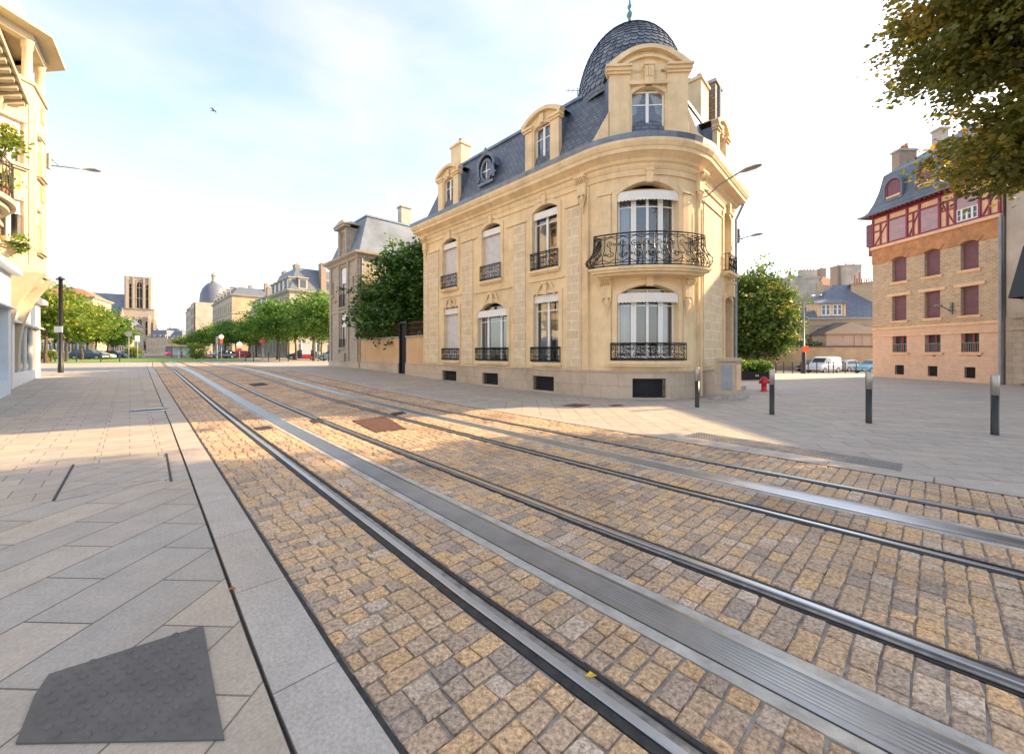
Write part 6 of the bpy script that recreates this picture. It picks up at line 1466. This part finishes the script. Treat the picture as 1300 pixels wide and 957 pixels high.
# cars of the avenue
la = [('dark blue car parked under the left trees, nearest the dark pole', 113, 62, 20, CARD), ('pale blue car parked beside the dark blue one under the left trees', 124, 64, 25, CARS), ('small dark car farther back under the left trees', 145, 84, 20, CARD), ('white car half hidden by tree trunks on the left', 161, 96, 10, CARW),
      ('dark grey car facing the lawn under the right trees', 281, 70, 250, CARD), ('black car between trunks at the right end of the avenue', 384, 58, 200, CARD), ('blue car behind the nearest right tree', 424, 54, 190, CARB), ('red car glimpsed behind the trunks of the right row', 303, 82, 200, HYD)]
for lab, px, Y, rz, m_ in la: park(vehicle, 'parked_car', lab, px, Y, R(rz), hatch, 1.7, m_, hg, (-1.3, 1.3), cat='car', group='cars parked along the avenue')
# sign poles
def sign_pole(label, px, Y, h, plates, name='sign_post', r=.05, col_=LAMPG):
    q = at(px, Y); t = thing(name, label, 'road sign', (q[0], q[1], gz(*q))); rz = math.atan2(q[0], q[1]); t.rotation_euler = (0, 0, -rz)
    MBloc(MB().lathe((0, 0), [(r, -.02), (r, h), (.01, h+.02)], 10), 'post', col_, t, True)
    for kind, z, w_, hh, m_ in plates:
        mb = MB()
        if kind == 'disc': mb.add([(w_*cos(a), -r-.03+dy, z+w_*sin(a)) for dy in (0, .03) for a in np.linspace(0, 2*pi, 21)[:-1]], [tuple(range(20)), tuple(range(20, 40))]+[(i, (i+1) % 20, 20+(i+1) % 20, 20+i) for i in range(20)])
        elif kind == 'bar': mb.box(-w_, w_, -r-.045, -r-.033, z-hh, z+hh)
        elif kind == 'ring':
            mb.tube([(w_*cos(a), -r-.04, z+w_*sin(a)) for a in np.linspace(0, 2*pi, 21)], hh, 5, cap=False)
        else: mb.box(-w_, w_, -r-.03, -r, z-hh, z+hh)
        MBloc(mb, 'sign_plate', m_, t)
sign_pole('pale post with a white oval board at the foot of the cathedral', 163.5, 62, 4.4, [('disc', 3.9, .42, 0, BRUSH)])
sign_pole('slim post with a narrow white sign right of the oval board', 174.5, 62, 3.7, [('box', 3.2, .28, .45, SIGNW)])
sign_pole('post with round white sign and red plates above the lawn', 281, 60, 3.9, [('disc', 3.4, .34, 0, SIGNW), ('box', 2.75, .2, .32, plain('sign_orange', (.8, .12, .02))), ('box', 2.1, .2, .2, SIGNB)])
sign_pole('thin pale post left of the round white sign', 275.5, 60, 3.5, [('box', 2.9, .16, .5, BRUSH)])
sign_pole('no entry sign, white disc with red ring, under the right trees', 333, 55, 3.1, [('disc', 2.6, .36, 0, SIGNR), ('disc', 2.6, .22, 0, SIGNW)])
sign_pole('white oval board with a red base in front of the right trees', 304, 62, 2.9, [('disc', 2.3, .42, 0, SIGNW), ('box', 1.5, .3, .2, SIGNR)])
sign_pole('street lamp standard with white top beside the shelter', 218.5, 80, 4.0, [('box', 3.9, .2, .12, SIGNW)])
sign_pole('advert board with white poster beside the grey townhouse', 389, 56, 2.4, [('box', 1.6, .55, .8, SIGNW), ('box', .55, .55, .2, SIGNR)])
for i, (px, Y, m_) in enumerate(((227, 70, SIGNW), (231, 70, SIGNR), (255, 66, SIGNW), (262, 66, SIGNR), (267.5, 62, SIGNR), (246, 72, SIGNW))):
    q = at(px, Y); t = thing('marker_post', '%s marker post %s in the row along the far lawn' % ('white' if m_ is SIGNW else 'red', ['farthest left', 'second from left', 'fourth from left', 'fifth from left', 'farthest right', 'third from left'][i]), 'post', (q[0], q[1], .5), 'marker posts along the lawn')
    MBloc(MB().lathe((0, 0), [(.07, 0), (.07, 1.25), (.01, 1.3)], 8), 'post', m_, t)
for i, px in enumerate((70, 83, 97, 128, 152, 312, 322, 341, 355, 366, 404, 411)):
    q = at(px, 44 if px < 200 else 47); t = thing('thin_post', 'thin dark bollard under the %s, %s along' % ('left trees' if px < 200 else 'right trees', ['first', 'second', 'third', 'fourth', 'fifth', 'first', 'second', 'third', 'fourth', 'fifth', 'sixth', 'seventh'][i]), 'bollard', (q[0], q[1], .5), 'thin dark bollards under the avenue trees')
    MBloc(MB().lathe((0, 0), [(.05, 0), (.05, .95), (.07, 1.0), (.01, 1.08)], 8), 'post', BLK, t)
q0, q1 = at(52, 43), at(66, 44); f = Fr(q0, q1); pl2 = thing('planter', 'rust coloured planter box with light green plants under the left trees', 'planter', (*q0, .5))
MB(f).box(0, f.L, -.6, 0, .5, 1.2).build('box', RUST, pl2)
V, rn, c = leaf_arrays([(x_, 0, 1.0, .5, .35, .35) for x_ in (.3, .8, 1.2)], 60, 20, .12, .14, .1, .3, 77); add_mesh('foliage', leaf_mesh('foliage', V, rn, LEAF_YE), pl2)

# ---- people on the far left
def person(label, q, rz, top, bottom, stride=.25, h=1.7):
    t = thing('person', label, 'person', (q[0], q[1], gz(*q)), None, rz); s_ = h/1.7
    J = {'pel': (0, 0, .92), 'sp': (0, .01, 1.15), 'ch': (0, .02, 1.36), 'nk': (0, .03, 1.47), 'hd': (0, .05, 1.58), 'tp': (0, .04, 1.68),
         'lh': (-.09, 0, .88), 'lk': (-.1, stride*.55, .48), 'la': (-.1, stride*.7, .07), 'lt': (-.1, stride*.7+.16, .03), 'rh': (.09, 0, .88), 'rk': (.1, -stride*.2, .48), 'ra': (.1, -stride, .08), 'rt': (.1, -stride+.15, .03),
         'ls': (-.18, .02, 1.4), 'le': (-.23, -.06, 1.13), 'lw': (-.22, .04, .88), 'lf': (-.21, .07, .78), 'rs': (.18, .02, 1.4), 're': (.23, .03, 1.13), 'rw': (.22, .16, .9), 'rf': (.21, .2, .81)}
    RD = dict(pel=.13, sp=.115, ch=.13, nk=.05, hd=.095, tp=.07, lh=.09, lk=.06, la=.04, lt=.035, rh=.09, rk=.06, ra=.04, rt=.035, ls=.055, le=.042, lw=.03, lf=.032, rs=.055, re=.042, rw=.03, rf=.032)
    ED = [('pel', 'sp'), ('sp', 'ch'), ('ch', 'nk'), ('nk', 'hd'), ('hd', 'tp'), ('pel', 'lh'), ('lh', 'lk'), ('lk', 'la'), ('la', 'lt'), ('pel', 'rh'), ('rh', 'rk'), ('rk', 'ra'), ('ra', 'rt'), ('ch', 'ls'), ('ls', 'le'), ('le', 'lw'), ('lw', 'lf'), ('ch', 'rs'), ('rs', 're'), ('re', 'rw'), ('rw', 'rf')]
    def skin(name, keep, mat, grow):
        ks = [k for k in J if k in keep]; me = bpy.data.meshes.new(name); me.from_pydata([tuple(c*s_ for c in J[k]) for k in ks], [(ks.index(a), ks.index(b)) for a, b in ED if a in ks and b in ks], [])
        me.materials.append(mat); ob = bpy.data.objects.new(name, me); col.objects.link(ob); ob.parent = t
        m1 = ob.modifiers.new('Skin', 'SKIN'); sl_ = me.skin_vertices[0].data if me.skin_vertices else None
        if sl_ is None: return ob
        for i, k in enumerate(ks): sl_[i].radius = (RD[k]*s_+grow,)*2; sl_[i].use_root = (i == 0)
        m2 = ob.modifiers.new('Subdivision', 'SUBSURF'); m2.levels = m2.render_levels = 1; return ob
    def skin2(name, keep, mat, grow):
        """one continuous tapered surface: tubes and joints merged by a remesh"""
        mb = MB()
        for a, b in ED:
            if a in keep and b in keep:
                mb.tube([np.array(J[a])*s_, (np.array(J[a])+np.array(J[b]))*.5*s_, np.array(J[b])*s_], [RD[a]*s_+grow, (RD[a]+RD[b])/2*s_+grow, RD[b]*s_+grow], 10)
        for a in keep:
            x, y, z = [c*s_ for c in J[a]]; r_ = RD[a]*s_+grow; mb.lathe((x, y), [(.001, z-r_)]+[(r_*cos(q_), z+r_*sin(q_)) for q_ in np.linspace(-1.3, 1.3, 7)]+[(.001, z+r_)], 10)
        ob = MBloc(mb, name, mat, t, True); m1 = ob.modifiers.new('Remesh', 'REMESH'); m1.mode = 'VOXEL'; m1.voxel_size = .022; m1.use_smooth_shade = True; return ob
    skin2('body', list(J), SKINM, 0); skin2('top', ['sp', 'ch', 'ls', 'le', 'rs', 're', 'pel'], top, .014); skin2('trousers', ['pel', 'lh', 'lk', 'la', 'rh', 'rk', 'ra'], bottom, .016)
    mb = MB(); mb.lathe((0, .035*s_), [(.1, 1.56*s_), (.108, 1.62*s_), (.095, 1.69*s_), (.05, 1.735*s_), (.001, 1.74*s_)], 12); MBloc(mb, 'hair', BARK, t, True)
person('person in a pale blue top and dark trousers walking under the left trees', at(67, 58), R(60), CLOTH1, CLOTH2)
person('distant person in white standing by the kerb before the cathedral', at(182.5, 78), R(10), CLOTH3, CLOTH3, .1)
# ---- bird
q = (-36, 48.5, zy(141, 48.5)); bd = thing('bird', 'small dark bird flying high in the open sky', 'bird', q)
mb = MB(); mb.lathe((0, 0), [(.001, -.22), (.045, -.12), (.06, 0), (.04, .1), (.03, .15), (.001, .22)], 10); mb.v = [(z, y, x) for x, y, z in mb.v]
MBloc(mb, 'body', BLK, bd, True)
for sg in (-1, 1):
    mb = MB(); mb.add([(.08, 0, .02), (-.1, 0, .02), (-.1, sg*.3, .14), (.05, sg*.3, .16), (-.16, sg*.62, .05), (.08, 0, .05), (.05, sg*.3, .18)], [(0, 1, 2, 3), (3, 2, 4), (5, 6, 4, 2, 1)]); MBloc(mb, 'wing', BLK, bd)
mb = MB(); mb.add([(-.18, -.03, 0), (-.18, .03, 0), (-.36, .09, .01), (-.36, -.09, .01), (-.2, 0, .03)], [(0, 1, 2, 3), (0, 3, 4), (1, 4, 2)]); MBloc(mb, 'tail', BLK, bd)

# ---------------------------------------------------------------- camera, sky, sun
cam = bpy.data.cameras.new('camera'); co = bpy.data.objects.new('camera', cam); col.objects.link(co)
co.location = (0, 0, H); co.rotation_euler = (pi/2, 0, 0)
cam.sensor_width = 36; cam.lens = 36*F/1300; cam.shift_x = 0; cam.shift_y = (HY-478.5)/1300
cam.clip_start = .05; cam.clip_end = 6000
sc.camera = co
w = bpy.data.worlds.new('World'); sc.world = w; w.use_nodes = True
nt = w.node_tree; nt.nodes.clear()
ow = nt.nodes.new('ShaderNodeOutputWorld'); bg = nt.nodes.new('ShaderNodeBackground'); nt.links.new(bg.outputs[0], ow.inputs[0])
sky = nt.nodes.new('ShaderNodeTexSky'); sky.sky_type = 'NISHITA'; sky.sun_disc = False
sky.sun_elevation = SUN_EL; sky.sun_rotation = pi/2-SUN_AZ; sky.air_density = 1.0; sky.dust_density = 1.2; sky.ozone_density = 1.5
tc = nt.nodes.new('ShaderNodeTexCoord'); mp = nt.nodes.new('ShaderNodeMapping'); mp.inputs['Scale'].default_value = (1.3, 1.3, 3.0); mp.inputs['Rotation'].default_value = (.25, .2, .5)
n1 = nt.nodes.new('ShaderNodeTexNoise'); n1.inputs['Scale'].default_value = 2.1; n1.inputs['Detail'].default_value = 7; n1.inputs['Roughness'].default_value = .52; n1.inputs['Distortion'].default_value = .15
nt.links.new(tc.outputs['Generated'], mp.inputs[0]); nt.links.new(mp.outputs[0], n1.inputs[0])
cr = nt.nodes.new('ShaderNodeValToRGB'); cr.color_ramp.elements[0].position = .40; cr.color_ramp.elements[0].color = (.34,)*3+(1,); cr.color_ramp.elements[1].position = .68; cr.color_ramp.elements[1].color = (1, 1, 1, 1)
nt.links.new(n1.outputs[0], cr.inputs[0])
# thin cloud veil: thicker low in the sky
sep = nt.nodes.new('ShaderNodeSeparateXYZ'); nt.links.new(tc.outputs['Generated'], sep.inputs[0])
mr = nt.nodes.new('ShaderNodeMapRange'); mr.inputs['From Min'].default_value = 0; mr.inputs['From Max'].default_value = .75; mr.inputs['To Min'].default_value = .75; mr.inputs['To Max'].default_value = .0
nt.links.new(sep.outputs[2], mr.inputs[0])
mx2 = nt.nodes.new('ShaderNodeMath'); mx2.operation = 'MAXIMUM'; nt.links.new(mr.outputs[0], mx2.inputs[0])
ml = nt.nodes.new('ShaderNodeMath'); ml.operation = 'MULTIPLY'; ml.inputs[1].default_value = .8; nt.links.new(cr.outputs[0], ml.inputs[0]); nt.links.new(ml.outputs[0], mx2.inputs[1])
mix = nt.nodes.new('ShaderNodeMix'); mix.data_type = 'RGBA'
bw = nt.nodes.new('ShaderNodeRGBToBW'); nt.links.new(sky.outputs[0], bw.inputs[0])
cm = nt.nodes.new('ShaderNodeMix'); cm.data_type = 'RGBA'; cm.blend_type = 'MULTIPLY'; cm.inputs[0].default_value = 1; cm.inputs[7].default_value = (.32, .32, .32, 1)
nt.links.new(bw.outputs[0], cm.inputs[6])
nt.links.new(mx2.outputs[0], mix.inputs[0]); nt.links.new(sky.outputs[0], mix.inputs[6]); 
ca_ = nt.nodes.new('ShaderNodeMix'); ca_.data_type = 'RGBA'; ca_.blend_type = 'ADD'; ca_.inputs[0].default_value = 1; ca_.inputs[7].default_value = (1.74, 1.73, 1.70, 1)
nt.links.new(cm.outputs[2], ca_.inputs[6]); nt.links.new(ca_.outputs[2], mix.inputs[7])
nt.links.new(mix.outputs[2], bg.inputs[0]); bg.inputs[1].default_value = .145
sun = bpy.data.lights.new('sun', 'SUN'); sun.energy = 3.6; sun.angle = R(.6); sun.color = (1, .70, .38)
so = bpy.data.objects.new('sun', sun); col.objects.link(so)
from mathutils import Vector
so.rotation_euler = Vector((cos(SUN_EL)*cos(SUN_AZ), cos(SUN_EL)*sin(SUN_AZ), sin(SUN_EL))).to_track_quat('Z', 'Y').to_euler()
sc.view_settings.view_transform = 'Standard'; sc.view_settings.look = 'None'; sc.view_settings.gamma = 1; sc.view_settings.exposure = 1.78
try: sc.view_settings.use_curve_mapping = False
except Exception: pass
sc.cycles.max_bounces = 8; sc.cycles.transparent_max_bounces = 16
